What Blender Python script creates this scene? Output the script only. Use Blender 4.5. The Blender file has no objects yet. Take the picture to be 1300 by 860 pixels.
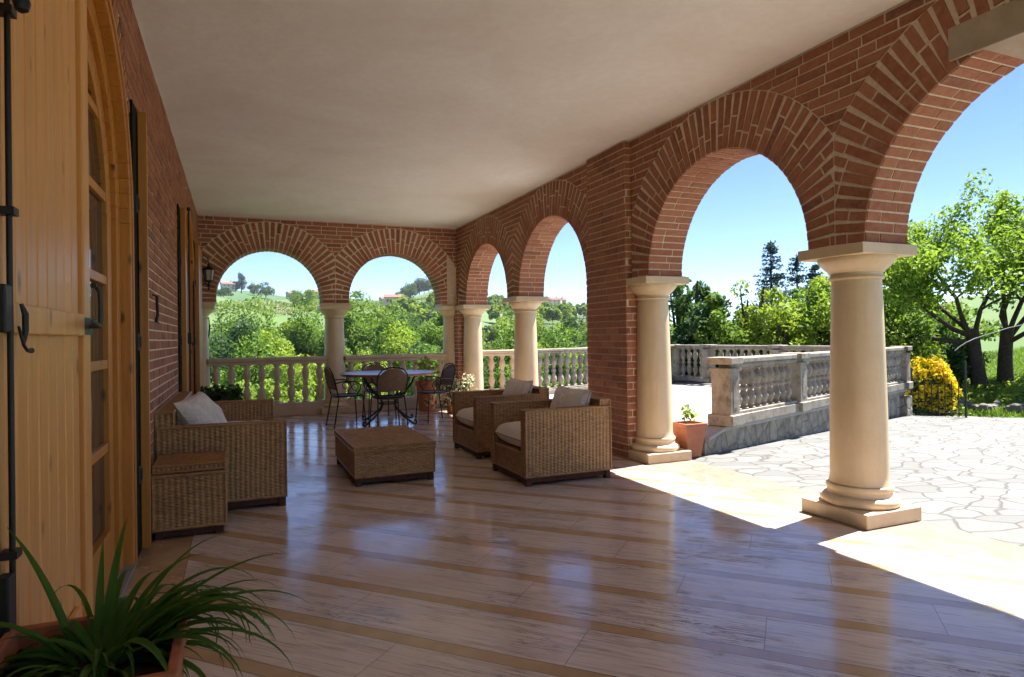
import bpy, math, random
import numpy as np
from mathutils import Vector, Matrix

sc = bpy.context.scene
R = math.radians
# ------------------------------------------------------------------ camera
cam_d = bpy.data.cameras.new("camera"); cam = bpy.data.objects.new("camera", cam_d)
sc.collection.objects.link(cam); sc.camera = cam
F_PX, YAW, PIT, ROLL, CY = 818.0, 0.404, 0.0043, -0.0132, 424.3
cam_d.sensor_width = 36; cam_d.sensor_fit = 'HORIZONTAL'
cam_d.lens = F_PX/1300*36
cam_d.shift_y = -(430-CY)/1300
cam_d.clip_start = 0.05; cam_d.clip_end = 12000
Mx = Matrix.Rotation(-YAW, 4, 'Z') @ Matrix.Rotation(R(90)+PIT, 4, 'X') @ Matrix.Rotation(ROLL, 4, 'Z')
cam.matrix_world = Matrix.Translation((0, 0, 1.25)) @ Mx
# ------------------------------------------------------------------ light
SUN_EL, SUN_AZ = R(60), math.atan2(.19, .98)        # azimuth measured from +X towards +Y
w = bpy.data.worlds.new("World"); sc.world = w; w.use_nodes = True
nt = w.node_tree; bg = nt.nodes['Background']
sky = nt.nodes.new('ShaderNodeTexSky'); sky.sky_type = 'NISHITA'; sky.sun_disc = False
sky.sun_elevation = SUN_EL; sky.sun_rotation = R(90)-SUN_AZ
sky.altitude = 3500; sky.air_density = 1.0; sky.dust_density = 0.0; sky.ozone_density = 2.0
hs = nt.nodes.new('ShaderNodeHueSaturation'); hs.inputs['Saturation'].default_value = 1.15; hs.inputs['Hue'].default_value = .51; nt.links.new(sky.outputs[0], hs.inputs['Color']); nt.links.new(hs.outputs[0], bg.inputs[0]); bg.inputs[1].default_value = 0.034
sd = bpy.data.lights.new("sun", 'SUN'); sun = bpy.data.objects.new("sun", sd); sc.collection.objects.link(sun)
sd.energy = 2.9; sd.angle = R(.53); sd.color = (1, .955, .89)
sv = Vector((math.cos(SUN_EL)*math.cos(SUN_AZ), math.cos(SUN_EL)*math.sin(SUN_AZ), math.sin(SUN_EL)))
sun.rotation_euler = sv.to_track_quat('Z', 'Y').to_euler()
sc.view_settings.view_transform = 'Standard'; sc.view_settings.look = 'None'
sc.view_settings.exposure = 2.9; sc.view_settings.gamma = 1.0
sc.cycles.max_bounces = 10; sc.cycles.diffuse_bounces = 8; sc.cycles.glossy_bounces = 4
sc.cycles.transparent_max_bounces = 8; sc.cycles.sample_clamp_indirect = 8
sc.cycles.use_denoising = True

# ------------------------------------------------------------------ helpers
col = sc.collection
class MB:
    def __init__(s): s.v = []; s.f = []; s.m = []
    def add(s, vs, fs, m=0):
        o = len(s.v); s.v.extend([tuple(map(float, p)) for p in vs])
        s.f.extend([tuple(o+i for i in f) for f in fs]); s.m.extend([m]*len(fs)); return s
    def box(s, x0, x1, y0, y1, z0, z1, m=0):
        v = [(x0,y0,z0),(x1,y0,z0),(x1,y1,z0),(x0,y1,z0),(x0,y0,z1),(x1,y0,z1),(x1,y1,z1),(x0,y1,z1)]
        return s.add(v, [(0,3,2,1),(4,5,6,7),(0,1,5,4),(1,2,6,5),(2,3,7,6),(3,0,4,7)], m)
    def bar(s, a, b, wd, h0, h1, m=0):      # vertical-sided bar from a to b in plan
        a = Vector(a[:2]); b = Vector(b[:2]); d = (b-a).normalized(); n = Vector((-d.y, d.x))*wd/2
        if not hasattr(h0, '__len__'): h0 = (h0, h0)
        if not hasattr(h1, '__len__'): h1 = (h1, h1)
        p = [a-n, b-n, b+n, a+n]; z0 = [h0[0], h0[1], h0[1], h0[0]]; z1 = [h1[0], h1[1], h1[1], h1[0]]
        v = [(q.x, q.y, z) for q, z in zip(p, z0)]+[(q.x, q.y, z) for q, z in zip(p, z1)]
        return s.add(v, [(0,3,2,1),(4,5,6,7),(0,1,5,4),(1,2,6,5),(2,3,7,6),(3,0,4,7)], m)
    def tube(s, pts, r, seg=8, m=0, cap=True):
        pts = [Vector(p) for p in pts]; n = len(pts)
        rr = r if hasattr(r, '__len__') else [r]*n
        t0 = (pts[1]-pts[0]).normalized(); up = Vector((0,0,1)) if abs(t0.z) < .9 else Vector((1,0,0))
        u = t0.cross(up).normalized(); o = len(s.v)
        for i, p in enumerate(pts):
            t = (pts[min(i+1, n-1)]-pts[max(i-1, 0)]).normalized()
            u = (u-t*u.dot(t)).normalized(); w_ = t.cross(u)
            for k in range(seg):
                a = 2*math.pi*k/seg; s.v.append(tuple(p+(u*math.cos(a)+w_*math.sin(a))*rr[i]))
        for i in range(n-1):
            for k in range(seg):
                a = o+i*seg+k; b = o+i*seg+(k+1) % seg
                s.f.append((a, b, b+seg, a+seg)); s.m.append(m)
        if cap:
            s.f.append(tuple(o+k for k in range(seg))[::-1]); s.m.append(m)
            s.f.append(tuple(o+(n-1)*seg+k for k in range(seg))); s.m.append(m)
        return s
    def lathe(s, prof, c=(0,0,0), seg=32, m=0, sx=1, sy=1):
        o = len(s.v)
        for r, z in prof:
            for k in range(seg):
                a = 2*math.pi*k/seg; s.v.append((c[0]+r*sx*math.cos(a), c[1]+r*sy*math.sin(a), c[2]+z))
        for i in range(len(prof)-1):
            for k in range(seg):
                a = o+i*seg+k; b = o+i*seg+(k+1) % seg; s.f.append((a, b, b+seg, a+seg)); s.m.append(m)
        s.f.append(tuple(o+k for k in range(seg))[::-1]); s.m.append(m)
        s.f.append(tuple(o+(len(prof)-1)*seg+k for k in range(seg))); s.m.append(m)
        return s
    def build(s, name, mats, parent=None, smooth=False, bevel=0, loc=None):
        me = bpy.data.meshes.new(name); me.from_pydata(s.v, [], s.f)
        if not isinstance(mats, (list, tuple)): mats = [mats]
        for mm in mats: me.materials.append(mm)
        if len(mats) > 1: me.polygons.foreach_set('material_index', s.m)
        if smooth:
            me.polygons.foreach_set('use_smooth', [True]*len(me.polygons))
            try: me.set_sharp_from_angle(angle=R(42))
            except Exception: pass
        me.update()
        o = bpy.data.objects.new(name, me); col.objects.link(o)
        if parent: o.parent = parent
        if loc: o.location = loc
        if bevel:
            b = o.modifiers.new('bevel', 'BEVEL'); b.width = bevel; b.segments = 2; b.limit_method = 'ANGLE'; b.angle_limit = R(50)
            b.use_clamp_overlap = True
        return o
def np_mesh(name, V, Fq, mats, parent=None, smooth=False, mi=None):
    me = bpy.data.meshes.new(name); k = Fq.shape[1]; nf = len(Fq)
    me.vertices.add(len(V)); me.vertices.foreach_set('co', np.asarray(V, dtype=np.float32).ravel())
    me.loops.add(nf*k); me.loops.foreach_set('vertex_index', Fq.astype(np.int32).ravel())
    me.polygons.add(nf); me.polygons.foreach_set('loop_start', np.arange(0, nf*k, k, dtype=np.int32))
    try: me.polygons.foreach_set('loop_total', np.full(nf, k, dtype=np.int32))
    except Exception: pass
    if not isinstance(mats, (list, tuple)): mats = [mats]
    for mm in mats: me.materials.append(mm)
    if mi is not None: me.polygons.foreach_set('material_index', mi.astype(np.int32))
    if smooth: me.polygons.foreach_set('use_smooth', np.ones(nf, dtype=bool))
    me.update(calc_edges=True); me.validate()
    o = bpy.data.objects.new(name, me); col.objects.link(o)
    if parent: o.parent = parent
    return o
def empty(name, loc=(0,0,0), rz=0):
    o = bpy.data.objects.new(name, None); col.objects.link(o); o.location = loc; o.rotation_euler = (0,0,rz)
    o.empty_display_size = .2; return o
def tag(o, label=None, cat=None, group=None, kind=None):
    if label: o['label'] = label
    if cat: o['category'] = cat
    if group: o['group'] = group
    if kind: o['kind'] = kind
    return o
kids = {}
def copy_tree(o, parent=None):
    c = o.copy(); col.objects.link(c); c.parent = parent
    if parent is not None: c.matrix_parent_inverse = o.matrix_parent_inverse.copy()
    for ch in [x for x in sc.objects if x.parent == o]: copy_tree(ch, c)
    return c
def dup(o, loc, rz=0, label=None, scale=None):
    c = copy_tree(o); c.location = loc; c.rotation_euler = (0,0,rz)
    if label: c['label'] = label
    if scale: c.scale = scale
    return c
def pol(az, rho, z=0): a = R(az); return (rho*math.sin(a), rho*math.cos(a), z)   # bearing from +Y towards +X

# ------------------------------------------------------------------ materials
class NG:
    def __init__(s, name):
        s.m = bpy.data.materials.new(name); s.m.use_nodes = True; s.t = s.m.node_tree
        s.b = s.t.nodes['Principled BSDF']; s.out = s.t.nodes['Material Output']
    def n(s, ty, **k):
        x = s.t.nodes.new('ShaderNode'+ty)
        for a, b in k.items():
            if a.startswith('_'): x.inputs[int(a[1:])].default_value = b
            else: setattr(x, a, b)
        return x
    def l(s, a, b): s.t.links.new(a, b)
    def coord(s, kind='Object', scale=(1,1,1), rot=(0,0,0), loc=(0,0,0)):
        if kind == 'World': c = s.n('NewGeometry').outputs['Position']
        else: c = s.n('TexCoord').outputs[kind]
        m = s.n('Mapping'); m.inputs['Scale'].default_value = scale; m.inputs['Rotation'].default_value = rot; m.inputs['Location'].default_value = loc
        s.l(c, m.inputs[0]); return m.outputs[0]
    def noise(s, vec, scale=5, detail=4, rough=.55, dist=0):
        x = s.n('TexNoise'); x.inputs['Scale'].default_value = scale; x.inputs['Detail'].default_value = detail
        x.inputs['Roughness'].default_value = rough; x.inputs['Distortion'].default_value = dist
        if vec: s.l(vec, x.inputs['Vector'])
        return x.outputs['Fac']
    def ramp(s, fac, stops, interp='LINEAR'):
        x = s.n('ValToRGB'); cr = x.color_ramp; cr.interpolation = interp
        while len(cr.elements) < len(stops): cr.elements.new(.5)
        for e, (p, c) in zip(cr.elements, stops):
            e.position = p; e.color = (*c, 1) if hasattr(c, '__len__') else (c, c, c, 1)
        s.l(fac, x.inputs[0]); return x.outputs[0]
    def mix(s, fac, a, b, mode='MIX'):
        x = s.n('MixRGB'); x.blend_type = mode
        for i, q in ((0, fac), (1, a), (2, b)):
            if hasattr(q, 'is_output'): s.l(q, x.inputs[i])
            else: x.inputs[i].default_value = q if i == 0 else ((*q, 1) if hasattr(q, '__len__') else (q, q, q, 1))
        return x.outputs[0]
    def math(s, op, a, b=0, c=0):
        x = s.n('Math'); x.operation = op
        for i, q in enumerate((a, b, c)):
            if hasattr(q, 'is_output'): s.l(q, x.inputs[i])
            else: x.inputs[i].default_value = q
        return x.outputs[0]
    def bump(s, h, strength=.3, dist=.01):
        x = s.n('Bump'); x.inputs['Strength'].default_value = strength; x.inputs['Distance'].default_value = dist
        s.l(h, x.inputs['Height']); s.l(x.outputs[0], s.b.inputs['Normal']); return x
    def col(s, c):
        if hasattr(c, 'is_output'): s.l(c, s.b.inputs['Base Color'])
        else: s.b.inputs['Base Color'].default_value = (*c, 1)
    def set(s, rough=.6, spec=None, metal=None):
        if hasattr(rough, 'is_output'): s.l(rough, s.b.inputs['Roughness'])
        else: s.b.inputs['Roughness'].default_value = rough
        if spec is not None: s.b.inputs['Specular IOR Level'].default_value = spec
        if metal is not None: s.b.inputs['Metallic'].default_value = metal
        return s.m
def m_brick():
    g = NG('brick'); geo = g.n('NewGeometry'); c = g.coord('World')
    r = g.ramp(geo.outputs['Random Per Island'], [(0, (.20,.062,.032)), (.2, (.31,.102,.050)), (.45, (.37,.142,.075)), (.7, (.27,.085,.043)), (.88, (.41,.165,.09)), (1, (.15,.05,.034))])
    n = g.noise(c, 22, 5); n2 = g.noise(c, 90, 3)
    k = g.mix(g.ramp(n, [(.35, 0.), (.7, .55)]), r, (.44,.22,.13)); k = g.mix(g.ramp(n2, [(.3, .55), (.45, 0.)]), k, (.13,.05,.035))
    g.col(k); g.bump(g.math('ADD', n, n2), .5, .004); return g.set(.88)
def m_mortar():
    g = NG('mortar'); c = g.coord('World'); n = g.noise(c, 30, 6)
    g.col(g.ramp(n, [(.3, (.60,.49,.37)), (.7, (.78,.67,.53))])); g.bump(n, .6, .004); return g.set(.95)
def m_brickwall_far():
    g = NG('brick_outer'); c = g.coord('Object', rot=(0,R(90),R(90)))
    b = g.n('TexBrick'); g.l(c, b.inputs[0]); b.inputs['Scale'].default_value = 1
    b.inputs['Brick Width'].default_value = .25; b.inputs['Row Height'].default_value = .07; b.inputs['Mortar Size'].default_value = .006
    b.inputs['Color1'].default_value = (.3,.1,.05,1); b.inputs['Color2'].default_value = (.24,.08,.04,1); b.inputs['Mortar'].default_value = (.45,.33,.22,1)
    g.col(b.outputs[0]); return g.set(.9)
def m_stone(name, c0, c1, stain=None, rough=.6, sc_=6):
    g = NG(name); c = g.coord('World'); n = g.noise(c, sc_, 6, .6); n2 = g.noise(c, 60, 4)
    k = g.ramp(n, [(.3, c0), (.7, c1)])
    if stain:
        n3 = g.noise(c, 3.5, 8, .7); k = g.mix(g.ramp(n3, [(.48, 0.), (.62, .85)]), k, stain)
        n4 = g.noise(c, 14, 8, .75); k = g.mix(g.ramp(n4, [(.52, 0.), (.70, .6)]), k, tuple(x*.45 for x in stain))
    k = g.mix(g.ramp(n2, [(.30, .18), (.42, 0.)]), k, tuple(x*.75 for x in c0))
    if name == 'limestone':
        pn = g.noise(g.coord('World'), 170, 3); k = g.mix(g.ramp(pn, [(.28, .5), (.34, 0.)]), k, (.30,.20,.11))
        st = g.noise(g.coord('World', scale=(5,5,.7)), 1.6, 6, .65); k = g.mix(g.ramp(st, [(.46, 0.), (.68, .35)]), k, (.46,.31,.17))
        oz = g.n('SeparateXYZ'); g.l(g.n('TexCoord').outputs['Object'], oz.inputs[0]); low = g.math('MULTIPLY', g.ramp(oz.outputs[2], [(.0, .5), (.14, 0.)]), g.ramp(n, [(.35, 0.), (.6, 1.)]))
        k = g.mix(low, k, (.27,.18,.10))
    g.col(k); g.bump(n2, .25, .003); return g.set(rough)
def m_wood(name, dark, light, axis=2, rough=.38):
    g = NG(name); s = [9, 9, 9]; s[axis] = .55
    geo = g.n('NewGeometry'); off = g.n('VectorMath'); off.operation = 'ADD'
    cmb = g.n('CombineXYZ'); r = g.math('MULTIPLY', geo.outputs['Random Per Island'], 37.0)
    g.l(r, cmb.inputs[0]); g.l(r, cmb.inputs[1]); g.l(r, cmb.inputs[2]); g.l(geo.outputs['Position'], off.inputs[0]); g.l(cmb.outputs[0], off.inputs[1])
    mp = g.n('Mapping'); mp.inputs['Scale'].default_value = s; g.l(off.outputs[0], mp.inputs[0])
    n = g.noise(mp.outputs[0], 2.2, 5, .6, .8); fine = g.noise(mp.outputs[0], 14, 4, .6)
    k = g.ramp(n, [(.35, light), (.55, tuple(.35*a+.65*b for a, b in zip(dark, light))), (.8, dark)])
    k = g.mix(g.ramp(fine, [(.35, .18), (.6, 0.)]), k, tuple(x*.7 for x in dark))
    k = g.mix(g.math('MULTIPLY', geo.outputs['Random Per Island'], .4), k, tuple(x*.72 for x in light))
    mk = g.n('Mapping'); s2 = [5, 5, 5]; s2[axis] = 2.6; mk.inputs['Scale'].default_value = s2; g.l(off.outputs[0], mk.inputs[0])
    vo = g.n('TexVoronoi'); vo.inputs['Scale'].default_value = 1.5; g.l(mk.outputs[0], vo.inputs['Vector'])
    k = g.mix(g.ramp(vo.outputs['Distance'], [(.07, .95), (.12, .5), (.17, 0.)]), k, tuple(x*.28 for x in dark))
    g.col(k); g.bump(n, .08, .003); return g.set(rough, .5)
def m_simple(name, c, rough=.5, metal=0, nz=0, ns=20):
    g = NG(name)
    n = g.noise(g.coord('Object'), ns, 4); k = g.ramp(n, [(.3, tuple(x*(1-nz) for x in c)), (.7, tuple(min(1, x*(1+nz)) for x in c))]); g.col(k)
    if nz: g.bump(n, .15, .004)
    return g.set(rough, .2 if rough > .6 else None, metal)
def m_floor():
    g = NG('travertine_floor'); sx = g.n('SeparateXYZ'); pos = g.n('NewGeometry').outputs['Position']; g.l(pos, sx.inputs[0])
    X, Y = sx.outputs[0], sx.outputs[1]; A, B = .7245, .6893
    nn = g.math('ADD', g.math('MULTIPLY', X, A), g.math('MULTIPLY', Y, B))      # across the strips
    tt = g.math('SUBTRACT', g.math('MULTIPLY', X, B), g.math('MULTIPLY', Y, A))  # along them
    ph = g.math('DIVIDE', g.math('SUBTRACT', nn, 2.65-4.1*3), .41)
    fr = g.math('FRACT', ph); row = g.math('FLOOR', ph)
    strip = g.math('LESS_THAN', fr, .19)
    inner = g.math('MULTIPLY', g.math('GREATER_THAN', X, -.27), g.math('LESS_THAN', X, 3.60))
    inner = g.math('MULTIPLY', inner, g.math('LESS_THAN', Y, 10.95))
    # slabs: cross joints along t
    tj = g.math('ADD', g.math('DIVIDE', tt, 1.1), g.math('MULTIPLY', row, .37)); slab = g.math('ADD', g.math('FLOOR', tj), g.math('MULTIPLY', row, 7.3))
    wn = g.n('TexWhiteNoise'); wn.noise_dimensions = '1D'; g.l(slab, wn.inputs['W'])
    cb = g.n('CombineXYZ'); g.l(g.math('ADD', g.math('MULTIPLY', tt, .9), g.math('MULTIPLY', wn.outputs[0], 9)), cb.inputs[0])
    g.l(g.math('MULTIPLY', nn, 16), cb.inputs[1]); g.l(slab, cb.inputs[2])
    v1 = g.noise(cb.outputs[0], 1.6, 7, .62, .5); v2 = g.noise(cb.outputs[0], 5, 5, .6, .3)
    trav = g.ramp(v1, [(.28, (.46,.35,.275)), (.42, (.64,.52,.43)), (.52, (.76,.65,.55)), (.6, (.68,.56,.465)), (.72, (.74,.63,.53))])
    bl_ = g.noise(g.coord('World'), 1.7, 5, .6); trav = g.mix(g.ramp(bl_, [(.42, 0.), (.62, .35)]), trav, (.58,.46,.37)); trav = g.mix(g.math('MULTIPLY', wn.outputs[0], .38), trav, (.57,.45,.36))
    trav = g.mix(g.ramp(v2, [(.36, .65), (.46, 0.)]), trav, (.36,.26,.19))
    # pits / cracks running along the veins
    cb2 = g.n('CombineXYZ'); g.l(g.math('MULTIPLY', tt, 1.2), cb2.inputs[0]); g.l(g.math('MULTIPLY', nn, 22), cb2.inputs[1])
    v3 = g.noise(cb2.outputs[0], 1.5, 7, .7, .9); cm = g.noise(g.coord('World'), 1.9, 4, .6); crack = g.math('MULTIPLY', g.math('MULTIPLY', g.ramp(g.math('ABSOLUTE', g.math('SUBTRACT', v3, .5)), [(.010, 1.), (.024, 0.)]), g.ramp(cm, [(.47, 0.), (.57, 1.)])), g.math('SUBTRACT', 1, strip))
    trav = g.mix(crack, trav, (.16,.105,.07))
    on = g.noise(g.coord('World'), 7, 6); och = g.ramp(on, [(.3, (.42,.255,.125)), (.7, (.53,.35,.19))])
    och2 = g.ramp(on, [(.3, (.29,.21,.16)), (.7, (.35,.265,.21))])
    k = g.mix(strip, trav, och)
    side = g.math('GREATER_THAN', X, 2)
    brd = g.mix(side, och, och2); k = g.mix(inner, brd, k)
    # joints
    e1 = g.math('LESS_THAN', g.math('ABSOLUTE', g.math('SUBTRACT', fr, .19)), .007); e2 = g.math('LESS_THAN', fr, .011)
    e3 = g.math('LESS_THAN', g.math('FRACT', tj), .0028)
    j = g.math('MULTIPLY', g.math('MAXIMUM', g.math('MAXIMUM', e1, e2), g.math('MULTIPLY', e3, g.math('SUBTRACT', 1, strip))), inner)
    for xe in (-.27, 3.60, 3.86): j = g.math('MAXIMUM', j, g.math('LESS_THAN', g.math('ABSOLUTE', g.math('SUBTRACT', X, xe)), .002))
    j = g.math('MAXIMUM', j, g.math('MULTIPLY', g.math('SUBTRACT', 1, inner), g.math('LESS_THAN', g.math('FRACT', g.math('DIVIDE', Y, .78)), .004)))
    k = g.mix(g.math('MULTIPLY', j, .75), k, (.16,.105,.065)); g.col(k)
    rn = g.noise(g.coord('World'), 2.2, 8, .7)
    rg = g.ramp(rn, [(.3, .08), (.52, .14), (.7, .27)]); rg = g.mix(crack, rg, .6); g.l(rg, g.b.inputs['Roughness'])
    wv = g.noise(g.coord('World'), 2.6, 2); hh = g.math('SUBTRACT', g.math('MULTIPLY', wv, .35), g.math('ADD', g.math('MULTIPLY', crack, .25), g.math('MULTIPLY', j, .12)))
    g.bump(hh, .10, .01); g.b.inputs['Specular IOR Level'].default_value = .62
    return g.m
def m_flags():
    g = NG('flagstones'); c = g.coord('World', scale=(.8, 1.35, 1)); nz = g.n('TexNoise'); nz.inputs['Scale'].default_value = 1.6; g.l(c, nz.inputs['Vector'])
    mx = g.n('MixRGB'); mx.blend_type = 'ADD'; mx.inputs[0].default_value = .45; g.l(c, mx.inputs[1]); g.l(nz.outputs['Color'], mx.inputs[2])
    v = g.n('TexVoronoi'); v.feature = 'DISTANCE_TO_EDGE'; v.inputs['Scale'].default_value = 3.5; g.l(mx.outputs[0], v.inputs['Vector'])
    v2 = g.n('TexVoronoi'); v2.inputs['Scale'].default_value = 3.5; g.l(mx.outputs[0], v2.inputs['Vector'])
    sp = g.n('SeparateColor'); g.l(v2.outputs['Color'], sp.inputs[0])
    n = g.noise(g.coord('World'), 9, 7, .65)
    k = g.ramp(sp.outputs[0], [(0, (.095,.095,.093)), (.5, (.12,.12,.117)), (1, (.15,.149,.145))])
    k = g.mix(g.ramp(n, [(.35, .5), (.6, 0.)]), k, (.10,.098,.094))
    k = g.mix(g.ramp(v.outputs['Distance'], [(.014, .95), (.05, 0.)]), k, (.055,.052,.044))
    g.col(k); g.bump(g.math('ADD', g.ramp(v.outputs['Distance'], [(0, 0.), (.05, 1.)]), g.math('MULTIPLY', n, .5)), .5, .012); return g.set(.8)
def m_slabs():
    g = NG('terrace_slabs'); c = g.coord('World', rot=(0,0,R(20))); b = g.n('TexBrick'); g.l(c, b.inputs[0]); b.inputs['Scale'].default_value = 1
    b.inputs['Brick Width'].default_value = .8; b.inputs['Row Height'].default_value = .5; b.inputs['Mortar Size'].default_value = .008
    b.inputs['Color1'].default_value = (.26,.255,.245,1); b.inputs['Color2'].default_value = (.22,.215,.205,1); b.inputs['Mortar'].default_value = (.3,.29,.27,1)
    n = g.noise(g.coord('World'), 5, 6); g.col(g.mix(g.ramp(n, [(.4, .3), (.6, 0.)]), b.outputs[0], (.36,.35,.33))); return g.set(.8)
def m_rubble():
    g = NG('rubble_wall'); c = g.coord('World', scale=(1.3,1.3,.9)); v = g.n('TexVoronoi'); v.feature = 'DISTANCE_TO_EDGE'; v.inputs['Scale'].default_value = 4.2; g.l(c, v.inputs['Vector'])
    n = g.noise(g.coord('World'), 7, 8, .7)
    k = g.ramp(n, [(.3, (.17,.15,.12)), (.5, (.29,.262,.215)), (.7, (.42,.385,.32))])
    k = g.mix(g.ramp(v.outputs['Distance'], [(.01, .45), (.04, 0.)]), k, (.12,.11,.09)); g.col(k)
    g.bump(g.math('ADD', n, g.ramp(v.outputs['Distance'], [(0, 0.), (.08, .8)])), .8, .03); return g.set(.9)
def m_plaster():
    g = NG('ceiling_plaster'); c = g.coord('World'); n = g.noise(c, .9, 5, .6, .6); n2 = g.noise(c, 14, 6, .7)
    k = g.ramp(n, [(.3, (.77,.72,.67)), (.5, (.83,.795,.755)), (.7, (.88,.86,.83))]); k = g.mix(g.ramp(n2, [(.4, .2), (.6, 0.)]), k, (.68,.61,.55))
    g.col(k); g.bump(g.math('ADD', n, g.math('MULTIPLY', n2, .4)), .35, .02); return g.set(.9)
def m_wicker(name='wicker', a=(.17,.075,.022), b=(.50,.28,.105)):
    g = NG(name); c = g.coord('Object'); 
    n = g.noise(g.coord('Object', scale=(14,14,60)), 1.2, 4, .7); n1 = g.noise(c, 160, 3); n0 = g.noise(c, 3, 3)
    k = g.ramp(n, [(.3, a), (.5, tuple((x+y)/2 for x, y in zip(a, b))), (.7, b)])
    k = g.mix(g.ramp(n1, [(.35, .5), (.55, 0.)]), k, tuple(x*.6 for x in a)); k = g.mix(g.ramp(n0, [(.4, 0.), (.7, .3)]), k, b)
    g.col(k); g.bump(n1, .3, .002); return g.set(.5)
def m_fabric(c):
    g = NG('cushion_fabric'); o = g.coord('Object'); n = g.noise(o, 7, 5, .6, 1.6); n2 = g.noise(o, 300, 2)
    g.col(g.ramp(n, [(.3, tuple(x*.93 for x in c)), (.7, c)])); g.bump(g.math('ADD', g.math('MULTIPLY', n, 1.5), g.math('MULTIPLY', n2, .15)), .7, .03)
    return g.set(.9)
def m_leaf(name, a, b, c=None, trans=.35, ns=1.2):
    g = NG(name); geo = g.n('NewGeometry'); oi = g.n('ObjectInfo')
    k = g.ramp(geo.outputs['Random Per Island'], [(0, a), (.6, tuple((x+y)/2 for x, y in zip(a, b))), (1, b)])
    if c: k = g.mix(g.math('MULTIPLY', oi.outputs['Random'], .55), k, c)
    g.col(k); g.b.inputs['Roughness'].default_value = .6; g.b.inputs['Specular IOR Level'].default_value = .15
    t = g.n('BsdfTranslucent'); g.l(g.mix(.5, k, (b[0]*1.6, b[1]*1.5, b[2])), t.inputs[0])
    m = g.n('MixShader'); m.inputs[0].default_value = trans
    g.l(g.b.outputs[0], m.inputs[1]); g.l(t.outputs[0], m.inputs[2]); g.l(m.outputs[0], g.out.inputs['Surface']); return g.m
def m_glass():
    g = NG('window_glass'); g.col((.02,.025,.03)); g.set(.04, 1.0); return g.m
M = dict(
    brick=m_brick(), mortar=m_mortar(), outer=m_brickwall_far(), floor=m_floor(), flags=m_flags(), slabs=m_slabs(), rubble=m_rubble(), plaster=m_plaster(),
    column=m_stone('limestone', (.60,.465,.29), (.69,.55,.365), rough=.45, sc_=4),
    balus=m_stone('cast_stone', (.50,.37,.25), (.58,.45,.315), rough=.7),
    old=m_stone('weathered_stone', (.27,.235,.19), (.37,.33,.27), stain=(.17,.145,.115), rough=.85),
    cap=m_stone('grey_capstone', (.28,.28,.265), (.38,.37,.355), rough=.8), sill=m_stone('grey_threshold', (.20,.19,.18), (.28,.27,.25), rough=.5),
    concrete=m_stone('concrete', (.34,.27,.20), (.44,.36,.28), rough=.9),
    pine=m_wood('pine_boards', (.53,.205,.042), (.76,.36,.10)), pinef=m_wood('pine_frame', (.38,.12,.015), (.58,.235,.04)),
    darkwood=m_simple('dark_wood', (.075,.032,.018), .65, 0, .3), iron=m_simple('black_iron', (.012,.011,.011), .45, .3, .2),
    iron2=m_simple('grey_iron', (.05,.05,.05), .5, .6, .2), black=m_simple('gap_shade_black', (.006,.005,.004), .8),
    wicker=m_wicker(), wickerd=m_wicker('wicker_dark', (.10,.055,.028), (.25,.15,.08)), fabric=m_fabric((.74,.68,.62)), piping=m_simple('piping', (.22,.17,.13), .8),
    glass=m_glass(), lampglass=m_simple('lamp_glass', (.35,.36,.36), .15), curtain=m_simple('curtain', (.35,.30,.24), .9, 0, .1),
    terra=m_simple('terracotta', (.40,.145,.07), .85, 0, .18), terra2=m_simple('pink_terracotta', (.40,.165,.10), .8, 0, .08), soil=m_simple('soil', (.035,.022,.014), 1, 0, .4),
    tabletop=m_simple('table_stone', (.17,.125,.12), .4, 0, .25, 40), tablerim=m_simple('table_rim', (.28,.10,.05), .3, 0, .2),
    fruitleaf=m_leaf('fruit_tree_leaf', (.07,.15,.014), (.24,.37,.045), trans=.4), strap=m_leaf('strap_leaf', (.035,.09,.012), (.10,.20,.03), trans=.3), leafpot=m_leaf('potted_leaf', (.03,.07,.02), (.08,.14,.04)),
    flower=m_leaf('pale_flower', (.55,.50,.36), (.75,.70,.58)),
    yellow=m_leaf('yellow_bloom', (.66,.46,.01), (.76,.62,.02), trans=.3), green1=m_leaf('tree_leaf', (.055,.12,.013), (.17,.285,.036), (.10,.17,.03)),
    greeny=m_leaf('spring_leaf', (.11,.195,.018), (.28,.375,.045), (.17,.25,.045)), greend=m_leaf('dark_leaf', (.025,.065,.014), (.08,.15,.04), (.04,.09,.04)),
    conif=m_leaf('conifer_needles', (.022,.055,.05), (.05,.11,.10), trans=.15), bark=m_simple('bark', (.06,.045,.035), .95, 0, .4),
    grassb=m_leaf('grass_blade', (.07,.15,.015), (.20,.32,.04), trans=.3), vine=m_leaf('vine_leaf', (.07,.13,.02), (.14,.22,.04)),
    hwall=m_simple('house_wall', (.55,.45,.38), .9, 0, .1), hroof=m_simple('house_roof', (.22,.12,.09), .9, 0, .2), hwin=m_simple('house_window', (.03,.03,.035), .3),
)
rng = random.Random(7); nr = np.random.default_rng(11)
ZC, ZK, T = 3.23, 1.825, .39          # ceiling, springing, wall thickness
XR, YB, XL = 3.70, 11.19, -.544

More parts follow.
